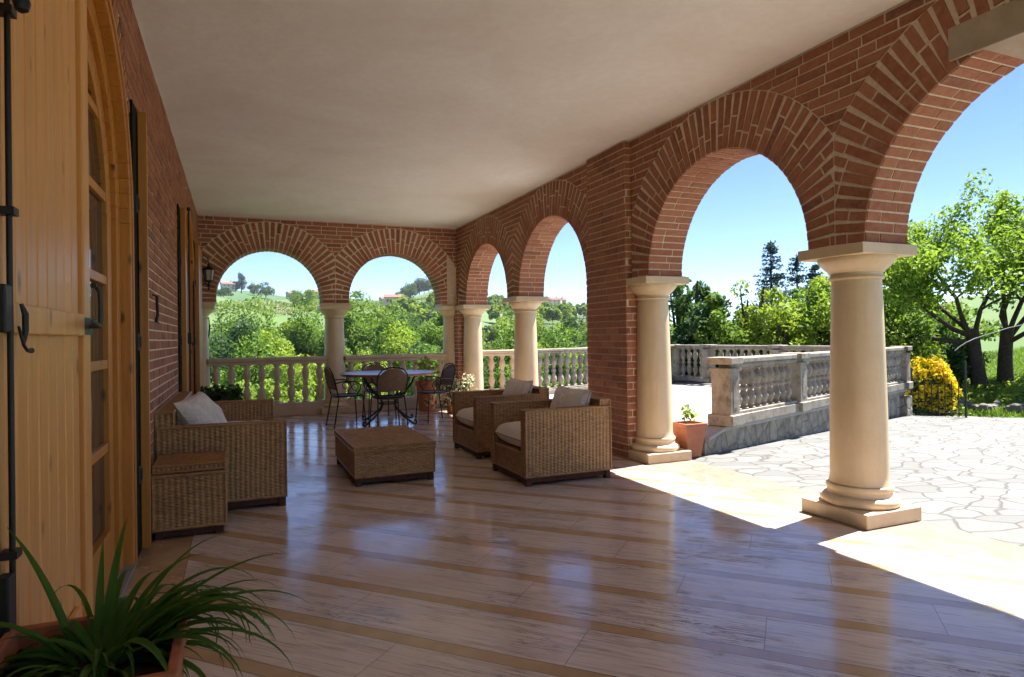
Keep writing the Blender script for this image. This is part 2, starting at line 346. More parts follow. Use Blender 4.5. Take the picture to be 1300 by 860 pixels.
# ------------------------------------------------------------------ brickwork
def clip(poly, n, d):           # keep points with p.n >= d
    out = []
    for i in range(len(poly)):
        a, b = poly[i], poly[(i+1) % len(poly)]
        da = a[0]*n[0]+a[1]*n[1]-d; db = b[0]*n[0]+b[1]*n[1]-d
        if da >= 0: out.append(a)
        if (da >= 0) != (db >= 0):
            t = da/(da-db); out.append((a[0]+(b[0]-a[0])*t, a[1]+(b[1]-a[1])*t))
    return out
def area(p): return .5*abs(sum(p[i][0]*p[(i+1) % len(p)][1]-p[(i+1) % len(p)][0]*p[i][1] for i in range(len(p))))
class Face:
    """a flat brick face: u,v -> 3D"""
    def __init__(s, mb, O, U, V, N, proud=.007): s.mb, s.O, s.U, s.V, s.N, s.p = mb, Vector(O), Vector(U), Vector(V), Vector(N), proud
    def P(s, u, v, h): return tuple(s.O+s.U*u+s.V*v+s.N*h)
    def brick(s, poly):
        if len(poly) < 3 or area(poly) < .0006: return
        n = len(poly); pr = s.p*rng.uniform(.6, 1.25)
        c = (sum(p[0] for p in poly)/n, sum(p[1] for p in poly)/n)
        top = [(p[0]+(c[0]-p[0])*.0+rng.uniform(-.0022,.0022), p[1]+rng.uniform(-.0022,.0022)) for p in poly]
        k = .0035; top = [(p[0]-math.copysign(min(k, abs(p[0]-c[0])*.3), p[0]-c[0]), p[1]-math.copysign(min(k, abs(p[1]-c[1])*.3), p[1]-c[1])) for p in top]
        vs = [s.P(p[0], p[1], -.002) for p in poly]+[s.P(p[0], p[1], pr) for p in top]
        flip = s.U.cross(s.V).dot(s.N) < 0
        fs = [tuple(range(n, 2*n))]+[(i, (i+1) % n, n+(i+1) % n, n+i) for i in range(n)]
        # orientation of poly
        sa = sum(poly[i][0]*poly[(i+1) % n][1]-poly[(i+1) % n][0]*poly[i][1] for i in range(n))
        if (sa < 0) != flip: fs = [f[::-1] for f in fs]
        s.mb.add(vs, fs, 1)
    def courses(s, u0, u1, v0, v1, cut=lambda p: [p], bl=.25, ch=.07, j=.010, phase=0, skip=None):
        r0 = int(math.floor(v0/ch)); 
        for r in range(r0, int(math.ceil(v1/ch))):
            a, b = max(r*ch+j/2, v0), min((r+1)*ch-j/2, v1)
            if b-a < .012: continue
            u = u0-((r*.5+phase) % 1)*bl*.9-rng.uniform(0, .12)
            while u < u1:
                L = bl if rng.random() > .12 else bl/2
                ua, ub = max(u+j/2, u0), min(u+L-j/2, u1); u += L
                if ub-ua < .015: continue
                if skip and skip((ua+ub)/2, (a+b)/2): continue
                poly = [(ua, a), (ub, a), (ub, b), (ua, b)]
                for q in cut(poly): s.brick(q)
def arch_cut(arcs, t=.43):
    def f(poly):
        cu = sum(p[0] for p in poly)/len(poly); cv = sum(p[1] for p in poly)/len(poly)
        for (c, cz, rad) in arcs:
            Ro = rad+t; d = math.hypot(cu-c, cv-cz)
            if d > Ro+.4: continue
            if cv < cz and abs(cu-c) < Ro: return []
            n = ((cu-c)/d, (cv-cz)/d); poly = clip(poly, n, c*n[0]+cz*n[1]+Ro+.006)
            if len(poly) < 3: return []
        return [poly]
    return f
def ring(F, c, cz, rad, lo, hi, t=.43, stilt=0, n=None, j=.010):
    n = n or int(math.pi*rad/.0665); da = math.pi/n; hw = rad*da/2-j/2
    def vb(a, ra, rb, w):
        ca, sa = math.cos(a), math.sin(a)
        poly = [(c+ra*ca-w*sa*k, cz+ra*sa+w*ca*k) if False else (c+r_*ca-k*w*sa, cz+r_*sa+k*w*ca) for r_, k in ((ra,-1),(rb,-1),(rb,1),(ra,1))]
        poly = clip(poly, (1, 0), lo+.004); poly = clip(poly, (-1, 0), -hi+.004) if len(poly) > 2 else poly
        F.brick(poly)
    for i in range(n):
        a = (i+.5)*da
        w0 = hw*1.0
        cut = rng.choice([.12, .25, .25, .3]) if i % 2 else rng.choice([.13, .18, .42])
        rr = [rad+.001, rad+cut, rad+t] if cut < .4 else [rad+.001, rad+.25, rad+t]
        for q in range(len(rr)-1):
            ra, rb = rr[q]+(.006 if q else 0), rr[q+1]-(.006 if q < len(rr)-2 else 0)
            vb(a+rng.uniform(-.004,.004), ra, rb, w0*(1.0+.08*q))
    for k in range(int(stilt/.07+.5)):
        z0 = cz-(k+1)*.07+.006; z1 = cz-k*.07-.006
        for (a, b) in ((lo, c-rad), (c+rad, hi)):
            if b-a > .03: F.brick([(a+.004, z0), (b-.001, z0), (b-.001, z1), (a+.004, z1)])
def soffit(mb, c, cz, rad, axis, d0, d1, n=None, stilt=0):
    """bricks lining the underside of an arch; axis 'Y' = arch spans Y (wall runs along Y)"""
    n = n or int(math.pi*rad/.0665); da = math.pi/n
    def P(u, z, d): return (d, u, z) if axis == 'Y' else (u, d, z)
    def bk(a0, a1, e0, e1, z0=None, z1=None, side=0):
        r1 = rad-.006*rng.uniform(.5, 1.2); r0 = rad+.002
        if z0 is None:
            q = [(c+r1*math.cos(a), cz+r1*math.sin(a)) for a in (a0, a1)]; q0 = [(c+r0*math.cos(a), cz+r0*math.sin(a)) for a in (a0, a1)]
        else:
            q = [(c+side*r1, z0), (c+side*r1, z1)]; q0 = [(c+side*r0, z0), (c+side*r0, z1)]
        vs = [P(*q[0], e0), P(*q[0], e1), P(*q[1], e1), P(*q[1], e0), P(*q0[0], e0), P(*q0[0], e1), P(*q0[1], e1), P(*q0[1], e0)]
        mb.add(vs, [(0,1,2,3),(0,4,5,1),(1,5,6,2),(2,6,7,3),(3,7,4,0)], 1)
    W = d1-d0; g = .006
    def row(i, fn):
        if i % 2: cuts = [0, rng.choice([.26,.26,.24,.13])*W/.39, W]
        else: cuts = [0, rng.choice([.13,.13,.15,.20])*W/.39, W]
        for a, b in zip(cuts[:-1], cuts[1:]): fn(d0+a+(g if a else .001), d0+b-(g if b < W else .001))
    for i in range(n):
        a0 = i*da+.006/rad; a1 = (i+1)*da-.006/rad
        row(i, lambda e0, e1: bk(a0, a1, e0, e1))
    for k in range(int(stilt/.07+.5)):
        for sd_ in (-1, 1): row(k+1, lambda e0, e1: bk(0, 0, e0, e1, cz-(k+1)*.07+.006, cz-k*.07-.006, sd_))
def body(mb, bays, u0, u1, z0, z1, d0, d1, axis):
    """mortar body with arched holes (bays: c, cz, rad), from springing z0 up to z1"""
    def P(u, z, d): return (d, u, z) if axis == 'Y' else (u, d, z)
    def quadcol(ua, ub, za, zb):     # za,zb lower z at ua,ub ; up to z1
        for d in (d0, d1): mb.add([P(ua, za, d), P(ub, zb, d), P(ub, z1, d), P(ua, z1, d)], [(0,1,2,3)], 0 if d == d0 else 2)
    cur = u0
    for (c, cz, rad) in sorted(bays):
        quadcol(cur, c-rad, z0, z0); mb.add([P(cur, z0, d0), P(c-rad, z0, d0), P(c-rad, z0, d1), P(cur, z0, d1)], [(0,1,2,3)], 0)
        if cz > z0:
            for s in (-1, 1): mb.add([P(c+s*rad, z0, d0), P(c+s*rad, cz, d0), P(c+s*rad, cz, d1), P(c+s*rad, z0, d1)], [(0,1,2,3)], 0)
        N = 48; pts = [(c-rad*math.cos(math.pi*i/N), cz+rad*math.sin(math.pi*i/N)) for i in range(N+1)]
        for a, b in zip(pts[:-1], pts[1:]):
            quadcol(a[0], b[0], a[1], b[1]); mb.add([P(*a, d0), P(*b, d0), P(*b, d1), P(*a, d1)], [(0,1,2,3)], 0)
        cur = c+rad
    quadcol(cur, u1, z0, z0); mb.add([P(cur, z0, d0), P(u1, z0, d0), P(u1, z0, d1), P(cur, z0, d1)], [(0,1,2,3)], 0)
    mb.add([P(u0, z0, d0), P(u0, z1, d0), P(u0, z1, d1), P(u0, z0, d1)], [(0,1,2,3)], 0); mb.add([P(u1, z0, d0), P(u1, z1, d0), P(u1, z1, d1), P(u1, z0, d1)], [(0,1,2,3)], 0)

BM = [M['mortar'], M['brick'], M['outer']]
# right-hand arcade, wall along Y
bR = [(1.93, ZK, .965), (4.29, ZK, .953), (7.42, ZK, .965), (9.74, ZK, .93)]
limR = [(.77, 3.117), (3.117, 5.53), (6.29, 8.60), (8.60, 11.06)]
arc = empty('brick_arcade', (XR, 0, ZK)); tag(arc, 'brick wall with four round arches along the open right side of the porch', 'arcade wall')
mb = MB(); body(mb, bR, -1.6, YB+.39, ZK, ZC, XR, XR+T, 'Y')
F = Face(mb, (XR, 0, 0), (0,1,0), (0,0,1), (-1,0,0))
F.courses(-1.6, YB, ZK, ZC, cut=arch_cut(bR))
o = mb.build('wall', BM, arc); o.location = (-XR, 0, -ZK)
for (c, cz, rad), (lo, hi) in zip(bR, limR):
    mb = MB(); F = Face(mb, (XR, 0, 0), (0,1,0), (0,0,1), (-1,0,0)); ring(F, c, cz, rad, lo, hi); soffit(mb, c, cz, rad, 'Y', XR, XR+T)
    F = Face(mb, (XR+T, 0, 0), (0,1,0), (0,0,1), (1,0,0)); ring(F, c, cz, rad, lo, hi)
    o = mb.build('arch', BM[:2], arc); o.location = (-XR, 0, -ZK)
# back wall
bB = [(.515, ZK+.10, .815), (2.584, ZK+.10, .815)]; limB = [(XL, 1.548), (1.548, 3.52)]
bk = empty('brick_arcade', (0, YB, ZK)); tag(bk, 'brick wall with two round arches across the far end of the porch', 'arcade wall')
mb = MB(); body(mb, bB, XL, XR, ZK, ZC, YB, YB+T, 'X')
F = Face(mb, (0, YB, 0), (1,0,0), (0,0,1), (0,-1,0))
F.courses(XL, XR, ZK, ZC, cut=arch_cut(bB))
o = mb.build('wall', BM, bk); o.location = (0, -YB, -ZK)
for (c, cz, rad), (lo, hi) in zip(bB, limB):
    mb = MB(); F = Face(mb, (0, YB, 0), (1,0,0), (0,0,1), (0,-1,0)); ring(F, c, cz, rad, lo, hi, stilt=.10); soffit(mb, c, cz, rad, 'X', YB, YB+T, stilt=.10)
    o = mb.build('arch', BM[:2], bk); o.location = (0, -YB, -ZK)
# piers
def pier(x0, x1, y0, y1, z0, z1, label):
    mb = MB(); mb.box(x0, x1, y0, y1, z0, z1, 0)
    Face(mb, (x0,0,0), (0,1,0), (0,0,1), (-1,0,0)).courses(y0, y1, z0, z1)
    Face(mb, (0,y0,0), (1,0,0), (0,0,1), (0,-1,0)).courses(x0, x1, z0, z1, phase=.5)
    Face(mb, (x1,0,0), (0,1,0), (0,0,1), (1,0,0)).courses(y0, y1, z0, z1, phase=.5)
    Face(mb, (0,y1,0), (1,0,0), (0,0,1), (0,1,0)).courses(x0, x1, z0, z1)
    o = mb.build('brick_pier', BM[:2]); tag(o, label, 'brick pier', 'brick piers of the porch'); return o
pier(3.635, XR+T+.004, 5.54, 6.30, 0, ZC-.003, 'broad brick pier rising to the ceiling behind the two armchairs')
pier(3.66, XR+T+.004, 11.02, YB+T+.004, 0, ZK-.002, 'narrow brick corner pier between two half-round columns beyond the flower pot')
pier(XR+.002, XR+T+.004, 6.30, 6.455, 0, ZK-.002, 'slim brick return of the broad pier under the far side arches')
# concrete beam end under the near arch
mb = MB(); mb.box(XR-.02, XR+T+.02, -.6, 2.345, 2.757, 2.944)
tag(mb.build('stone_beam', M['concrete'], bevel=.006), 'rough grey concrete beam set across the nearest brick arch', 'beam')

# left house wall with two arched door openings
D1 = (3.15, 1.9, .97); D2 = (8.9, 1.9, .97)
lw = MB()
def leftcut(poly):
    cu = sum(p[0] for p in poly)/len(poly); cv = sum(p[1] for p in poly)/len(poly)
    for c, cz, rad in (D1, D2):
        if cv < cz:
            if abs(cu-c) < rad+.13: 
                poly = clip(poly, (-1,0), -(c-rad)) if cu < c else clip(poly, (1,0), c+rad)
                if len(poly) < 3: return []
        else:
            poly = arch_cut([(c, cz, rad)], .25)(poly); poly = poly[0] if poly else []
            if len(poly) < 3: return []
    return [poly]
N = 40
def lcol(ya, yb, za, zb): lw.add([(XL, ya, za), (XL, yb, zb), (XL, yb, ZC), (XL, ya, ZC)], [(0,1,2,3)], 0)
cur = -1.6
for c, cz, rad in (D1, D2):
    lcol(cur, c-rad, 0, 0)
    pts = [(c-rad*math.cos(math.pi*i/N), cz+rad*math.sin(math.pi*i/N)) for i in range(N+1)]
    for a, b in zip(pts[:-1], pts[1:]):
        lcol(a[0], b[0], a[1], b[1]); lw.add([(XL,)+a, (XL,)+b, (XL-.3,)+b, (XL-.3,)+a], [(0,1,2,3)], 0)
    for y in (c-rad, c+rad): lw.add([(XL, y, 0), (XL, y, cz), (XL-.3, y, cz), (XL-.3, y, 0)], [(0,1,2,3)], 0)
    cur = c+rad
lcol(cur, YB+T, 0, 0)
lw.box(XL-.5, XL-.31, -1.6, YB+T, 0, ZC)
F = Face(lw, (XL,0,0), (0,1,0), (0,0,1), (1,0,0)); F.courses(-1.6, YB, 0, ZC, cut=leftcut)
for c, cz, rad in (D1, D2): ring(F, c, cz, rad, c-rad-.3, c+rad+.3, t=.25)
tag(lw.build('house_wall', BM[:2]), 'long brick house wall behind the sofa, pierced by two arched doors', 'house wall')

# floor, ceiling, eave
mb = MB(); mb.box(-.9, 4.15, -1.6, YB+T+.05, -3.0, 0); tag(mb.build('porch_floor', M['floor']), kind='structure')
mb = MB(); mb.box(XL-.5, XR+T, -1.6, YB+T, ZC, ZC+.25); tag(mb.build('ceiling', M['plaster']), kind='structure')
XE = 3.13+3.33*(1/math.tan(SUN_EL))*math.cos(SUN_AZ)
mb = MB(); mb.box(XL-.5, XE, -4, YB+T+.8, ZC+.253, ZC+.40); mb.box(XR+T+.002, XE, -4, YB+T+.8, ZC+.10, ZC+.25)
tag(mb.build('roof', M['concrete']), 'overhanging roof slab over the brick arches, hidden above the ceiling', 'roof')

# ------------------------------------------------------------------ columns
def make_column():
    root = empty('stone_column'); tag(root, 'x', 'column', 'stone columns carrying the brick arches')
    s = .257
    mb = MB(); mb.box(-s, s, -s, s, 0, .095); mb.build('plinth', M['column'], root, bevel=.006)
    mb = MB(); mb.lathe([(.232,.096),(.243,.108),(.247,.125),(.243,.142),(.230,.156),(.205,.160),(.203,.170),(.198,.185),(.200,.198),(.206,.202),(.207,.216),(.202,.226),(.188,.230),(.186,.232)], seg=48)
    mb.build('base_moulding', M['column'], root, smooth=True)
    prof = []
    for i in range(25):
        t = i/24; prof.append((.181-.027*t**1.6, .2325+(1.60-.2325)*t))
    prof[0] = (.190, .2325); prof.insert(1, (.183, .26))
    mb = MB(); mb.lathe(prof, seg=48); mb.build('shaft', M['column'], root, smooth=True)
    mb = MB(); mb.lathe([(.154,1.601),(.168,1.606),(.172,1.616),(.168,1.626),(.162,1.630),(.162,1.650),(.172,1.656),(.178,1.668),(.186,1.672),(.200,1.685),(.218,1.705),(.232,1.722),(.240,1.738),(.241,1.752)], seg=48)
    mb.build('capital', M['column'], root, smooth=True)
    mb = MB(); mb.box(-s, s, -s, s, 1.753, ZK-.002); mb.build('abacus', M['column'], root, bevel=.004)
    return root
XCc = 3.893
c0 = make_column(); c0.location = (XCc, 3.117, 0); c0['label'] = 'nearest and largest column, standing alone at the edge of the sunlit floor'
dup(c0, (XCc, 5.457, 0), label='column half built into the broad brick pier, beside the pink flower pot')
dup(c0, (XCc, 8.60, 0), label='free-standing column seen just above the two armchairs')
dup(c0, (XCc, 10.90, 0), label='column on the side arcade at the corner, behind the white-flowered pot')
dup(c0, (XCc, .78, 0), label='column of the arcade right beside the camera, outside the picture')
dup(c0, (1.548, YB+.195, 0), label='column between the two far arches, behind the left metal chair')
dup(c0, (3.66, YB+.195, 0), label='half column at the right end of the far wall, left of the corner pier')
dup(c0, (XL-.03, YB+.195, 0), label='half column against the house wall under the far lantern')

# ------------------------------------------------------------------ balustrades
def baluster_mesh(H, mat, k=1.0):
    p = [(.058,0),(.058,.03),(.040,.045),(.032,.07),(.040,.12),(.058,.19),(.064,.25),(.056,.31),(.038,.39),(.030,.44),(.040,.462),(.046,.48),(.046,.52),(.040,.538),(.030,.56),(.038,.61),(.056,.69),(.064,.75),(.058,.81),(.040,.88),(.032,.93),(.040,.955),(.058,.97),(.058,1)]
    mb = MB(); mb.lathe([(r*k, z*H) for r, z in p], seg=14)
    me = mb.build('baluster', mat, smooth=True); return me
def balustrade(a, b, z0, z1, ztop, n, mat, label, group, base=.12, rail=.11, post=None, wd=.19, posts=()):
    """z0,z1 = ground level at both ends; ztop rail top"""
    a = Vector(a); b = Vector(b); L = (b-a).length; ang = math.atan2((b-a).y, (b-a).x)
    root = empty('balustrade', ((a.x+b.x)/2, (a.y+b.y)/2, min(z0, z1))); tag(root, label, 'balustrade', group)
    off = (-root.location.x, -root.location.y, -root.location.z)
    d = (b-a).normalized()
    mb = MB(); mb.bar(a, b, wd, (z0, z1), (z0+base, z1+base)); mb.bar(a, b, wd*.8, (z0+base+.001, z1+base+.001), (z0+base+.035, z1+base+.035))
    mb.build('base_course', mat, root, loc=off, bevel=.006)
    mb = MB(); mb.bar(a, b, wd, ztop-rail*.55, ztop); mb.bar(a, b, wd*.78, ztop-rail, ztop-rail*.55-.001)
    mb.build('handrail', mat, root, loc=off, bevel=.012)
    first = None
    for i in range(n):
        t = (i+.5)/n; p = a+(b-a)*t; zz = z0+(z1-z0)*t+base+.036; H = ztop-rail-.001-zz
        if any(abs((p-Vector(q)).dot(d)) < .17 for q in posts): continue
        if first is None: first = baluster_mesh(H, mat, 1.0 if H < .7 or mat is M['old'] else 1.15); first['H'] = H; o = first; o.parent = root
        else: o = first.copy(); col.objects.link(o); o.parent = root
        o.location = (p.x+off[0], p.y+off[1], zz+off[2]); o.scale = (1, 1, H/first['H']); o.rotation_euler = (0,0,ang)
    for q in posts:
        q = Vector(q); t = (q-a).dot(d)/L; zz = z0+(z1-z0)*t
        mb = MB(); w2 = .10; mb.bar(q-d*w2, q+d*w2, .232, zz+base, ztop-rail-.002); mb.bar(q-d*(w2+.03), q+d*(w2+.03), .30, zz+.001, zz+base+.012)
        mb.bar(q-d*(w2+.02), q+d*(w2+.02), .26, ztop-rail-.03, ztop-rail+.004); mb.bar(q-d*(w2+.035), q+d*(w2+.035), .29, ztop-rail*.55-.004, ztop+.010)
        mb.bar(q-d*(w2-.05), q+d*(w2-.05), .242, zz+base+.08, ztop-rail-.09)
        mb.build('post', mat, root, loc=off, bevel=.008)
    return root
balustrade((XL+.12, YB+.15), (1.40, YB+.15), 0, 0, .965, 8, M['balus'], 'tan balustrade under the left far arch, between sofa arm and middle column', 'balustrades closing the porch end', base=.165, rail=.115)
balustrade((1.70, YB+.15), (3.52, YB+.15), 0, 0, .965, 8, M['balus'], 'tan balustrade under the right far arch, behind the dining table', 'balustrades closing the porch end', base=.165, rail=.115)
A0, A1 = (4.93, 5.59), (10.75, 7.74)
Aa = Vector(A0); Ad = (Vector(A1)-Aa); am = [tuple(Aa+Ad*t) for t in (.0, .29, .62, 1.0)]
balustrade(A0, A1, .25, .25, .985, 38, M['old'], 'weathered grey balustrade with panelled end post on the low stone wall', 'weathered balustrades of the upper terrace', base=.11, rail=.11, posts=am)
Q0, Q1, Q2, Q3 = (4.12, 11.42), (5.22, 11.42), (10.05, 13.2), (10.35, 7.95)
balustrade(Q0, Q1, .10, .10, 1.0, 5, M['balus'], 'pale sunlit balustrade just outside the corner pier', 'weathered balustrades of the upper terrace', base=.12, posts=(Q1,))
balustrade(Q1, Q2, .10, .10, 1.0, 25, M['old'], 'grey balustrade running away behind the free-standing column', 'weathered balustrades of the upper terrace', base=.08, rail=.09, posts=((7.6, 12.3), Q2))
balustrade(Q2, Q3, .12, .20, 1.0, 25, M['old'], 'far balustrade of the terrace in front of the shrubs', 'weathered balustrades of the upper terrace', base=.08, rail=.09, posts=(((10.10, 12.0)), (10.2, 10.0)))

# ------------------------------------------------------------------ outdoor ground
def smooth_tab(xs, ys, x): return np.interp(x, xs, ys)
RH = [0, 10, 14, 20, 30, 45, 80, 140, 220, 330, 450, 600, 750, 1000, 1600, 3000, 7000]
AZ = [-60, -6, 4, 12, 18, 25, 32, 38, 50, 54, 58, 66, 110]
TB = {
 -60: [-.5,-.5,-1,-3,-6,-9,-12,-11,-3,10,24,40,50,40,20,0,0],
 -6: [-.5,-.5,-1,-3.5,-7,-10,-13,-12,-3,12,26,44,62,40,20,0,0],
 4: [-.5,-.5,-1,-3.5,-7,-10,-13,-12,-3,13,24,36,50,30,20,0,0],
 12: [-.5,-.5,-1,-3.5,-7,-10,-13,-12,-3,13,23,33,44,30,20,0,0],
 18: [-.5,-.5,-1,-3.5,-7,-10,-13,-11,-3,12,23,38,62,50,20,0,0],
 25: [-.5,-.5,-1,-3.5,-7,-10,-12,-9,-2,8,17,22,24,20,10,0,0],
 32: [-.5,-.5,-1,-3.5,-6,-9,-11,-8,-2,6,13,16,18,15,10,0,0],
 38: [-.5,-.5,-1,-3.0,-5,-8,-10,-12,-12,-12,-10,-8,-4,5,25,30,0],
 50: [-.5,-.5,-.9,-1.8,-3,-5,-8,-12,-14,-14,-10,-8,-4,8,40,40,0],
 54: [-.5,-.5,-.45,-.3,-.2,0,0,-2,-4,-4,-4,-4,0,10,40,40,0],
 58: [-.5,-.5,-.32,.05,.9,2,4.5,7,8,8,8,8,8,10,20,20,0],
 66: [-.5,-.5,-.25,.35,1.5,3.2,6.5,9,10,10,10,10,10,10,10,10,0],
 110: [-.5,-.5,-.4,.2,1,2,4,6,8,8,8,8,8,8,8,8,0]}
TBA = np.array([TB[a] for a in AZ], dtype=float)
def ter(az, rho):
    az = np.clip(az, AZ[0], AZ[-1]); i = np.clip(np.searchsorted(AZ, az)-1, 0, len(AZ)-2)
    t = (az-np.array(AZ)[i])/(np.array(AZ)[i+1]-np.array(AZ)[i]); t = t*t*(3-2*t)
    j = np.clip(np.searchsorted(RH, rho)-1, 0, len(RH)-2); s = (rho-np.array(RH)[j])/(np.array(RH)[j+1]-np.array(RH)[j]); s = np.clip(s, 0, 1)
    z = (TBA[i, j]*(1-t)+TBA[i+1, j]*t)*(1-s)+(TBA[i, j+1]*(1-t)+TBA[i+1, j+1]*t)*s
    bumps = np.sin(az*.9+rho*.013)*np.sin(rho*.031+az*.21)*np.clip((rho-60)/400, 0, 1)*2.2
    return z+bumps
def tz(x, y): return float(ter(math.degrees(math.atan2(x, y)), math.hypot(x, y)))
def m_terrain():
    g = NG('terrain'); at = g.n('Attribute'); at.attribute_name = 'Col'; c = g.coord('World')
    n = g.noise(c, .6, 6, .65); n2 = g.noise(c, .03, 4)
    k = g.mix(g.ramp(n, [(.4, .45), (.6, 0.)]), at.outputs['Color'], (.05,.10,.02)); k = g.mix(g.ramp(n2, [(.45, 0.), (.65, .15)]), k, (.16,.17,.06))
    g.col(k); g.bump(n, .5, .1); return g.set(.95)
azs = np.concatenate([np.arange(-180, -8, 6), np.arange(-8, 68, .5), np.arange(68, 181, 6)]); rs = np.concatenate([[0.01, 5, 9], np.geomspace(11, 2600, 120)])
AZg, RG = np.meshgrid(azs, rs, indexing='ij'); Zg = ter(AZg, RG)
Vt = np.stack([RG*np.sin(np.radians(AZg)), RG*np.cos(np.radians(AZg)), Zg], -1)
ni, nj = AZg.shape; I, J = np.meshgrid(np.arange(ni-1), np.arange(nj-1), indexing='ij'); b0 = (I*nj+J).ravel()
gobj = np_mesh('ground', Vt.reshape(-1, 3), np.stack([b0, b0+1, b0+nj+1, b0+nj], 1)[:, ::-1].copy(), m_terrain(), smooth=True)
tag(gobj, kind='structure')
ca = gobj.data.color_attributes.new('Col', 'FLOAT_COLOR', 'POINT')
def field(az, r):
    g = np.array([.11, .19, .035]); tan = np.array([.21,.20,.08]); dk = np.array([.025,.08,.022]); lt = np.array([.085,.165,.022])
    if 50 < az: return np.array([.075,.15,.018])
    if r < 230 or az > 22: return np.array([.05,.09,.02])
    if az < 14:
        if r < 345: return lt
        e = r-345-az*3
        if e < 130: return tan*(1.05 if (int(e/9) % 2) else .72)
        if az < 3.6+e*.012 and e > 200: return dk*1.3
        if az > 4.5 and e > 140: return dk
        return np.array([.11,.17,.04])
    if r < 420: return np.array([.10,.17,.05])
    return np.array([.10,.17,.045])*(1.15 if int(r/14) % 2 else .72)
cols = np.array([list(field(a, r)*.72)+[1] for a, r in zip(AZg.ravel(), RG.ravel())], dtype=np.float32)
ca.data.foreach_set('color', cols.ravel())

def pave_z(x): return -.004-.033*max(0, x-4.3)
mb = MB()                                                     # flagstone court
pp = [(4.152,-6),(4.152,5.30),(4.95,5.55),(10.75,7.62),(11.35,7.75),(12.6,6.6),(13.2,3.0),(13.5,-6)]
mb.add([(x, y, pave_z(x)) for x, y in pp]+[(x, y, -.6) for x, y in pp], [tuple(range(len(pp)))]+[(i, i+len(pp), (i+1) % len(pp)+len(pp), (i+1) % len(pp)) for i in range(len(pp))])
tag(mb.build('courtyard_paving', M['flags']), kind='structure')
def ter_z(y): return .25-.026*(y-5.5)
mb = MB(); tp = [(4.152,5.60),(4.93,5.68),(10.75,7.83),(10.6,13.5),(5.25,11.62),(4.152,11.62)]
mb.add([(x, y, ter_z(y)) for x, y in tp]+[(x, y, -5.0) for x, y in tp], [tuple(range(6))]+[(i, i+6, (i+1) % 6+6, (i+1) % 6) for i in range(6)])
tag(mb.build('upper_terrace', M['slabs']), kind='structure')
# low rubble wall with capstones
W0 = Vector((4.50, 5.391)); W1 = Vector((10.80, 7.70)); wd_ = (W1-W0).normalized(); wn_ = Vector((-wd_.y, wd_.x))
rw = empty('retaining_wall', (7, 6.4, 0)); tag(rw, 'low grey rubble stone wall under the weathered balustrade', 'low wall')
c_ = W0+wn_*.16; d_ = W1+wn_*.16; e_ = c_+wd_*.36
mb = MB(); mb.bar(c_, e_, .27, -.4, (.135,.205)); mb.bar(e_, d_, .27, (-.4,-.7), .205); o = mb.build('wall', M['rubble'], rw, loc=(-7,-6.4,0))
mb = MB(); mb.bar(c_-wn_*.01, e_-wn_*.01, .36, (.137,.207), (.175,.247)); mb.bar(e_-wn_*.01+wd_*.003, d_-wn_*.01, .36, .207, .247); mb.build('capstone', M['cap'], rw, loc=(-7,-6.4,0), bevel=.008)
mb = MB(); mb.bar(W1-wd_*.22+wn_*.12, W1+wd_*.08+wn_*.12, .40, -.5, .12); mb.build('end_pillar', M['rubble'], rw, loc=(-7,-6.4,0), bevel=.01)
# ------------------------------------------------------------------ doors and shutters (left wall)
def arch_top(c, cz, rad, y): return cz+math.sqrt(max(rad*rad-(y-c)**2, 0))
def arch_band(mb, x0, x1, c, cz, r0, r1, n=36, zb=0):
    """arched frame (jambs + half ring) between radii r0<r1, from x0 to x1"""
    out = [(c-r0, zb), (c-r0, cz)]+[(c-r0*math.cos(math.pi*i/n), cz+r0*math.sin(math.pi*i/n)) for i in range(1, n)]+[(c+r0, cz), (c+r0, zb)]
    ou2 = [(c-r1, zb), (c-r1, cz)]+[(c-r1*math.cos(math.pi*i/n), cz+r1*math.sin(math.pi*i/n)) for i in range(1, n)]+[(c+r1, cz), (c+r1, zb)]
    for a, b, c_, d in zip(out[:-1], out[1:], ou2[:-1], ou2[1:]):
        vs = [(x0,)+a, (x0,)+b, (x0,)+d, (x0,)+c_, (x1,)+a, (x1,)+b, (x1,)+d, (x1,)+c_]
        mb.add(vs, [(0,1,2,3),(4,7,6,5),(0,4,5,1),(3,2,6,7),(0,3,7,4),(1,5,6,2)])
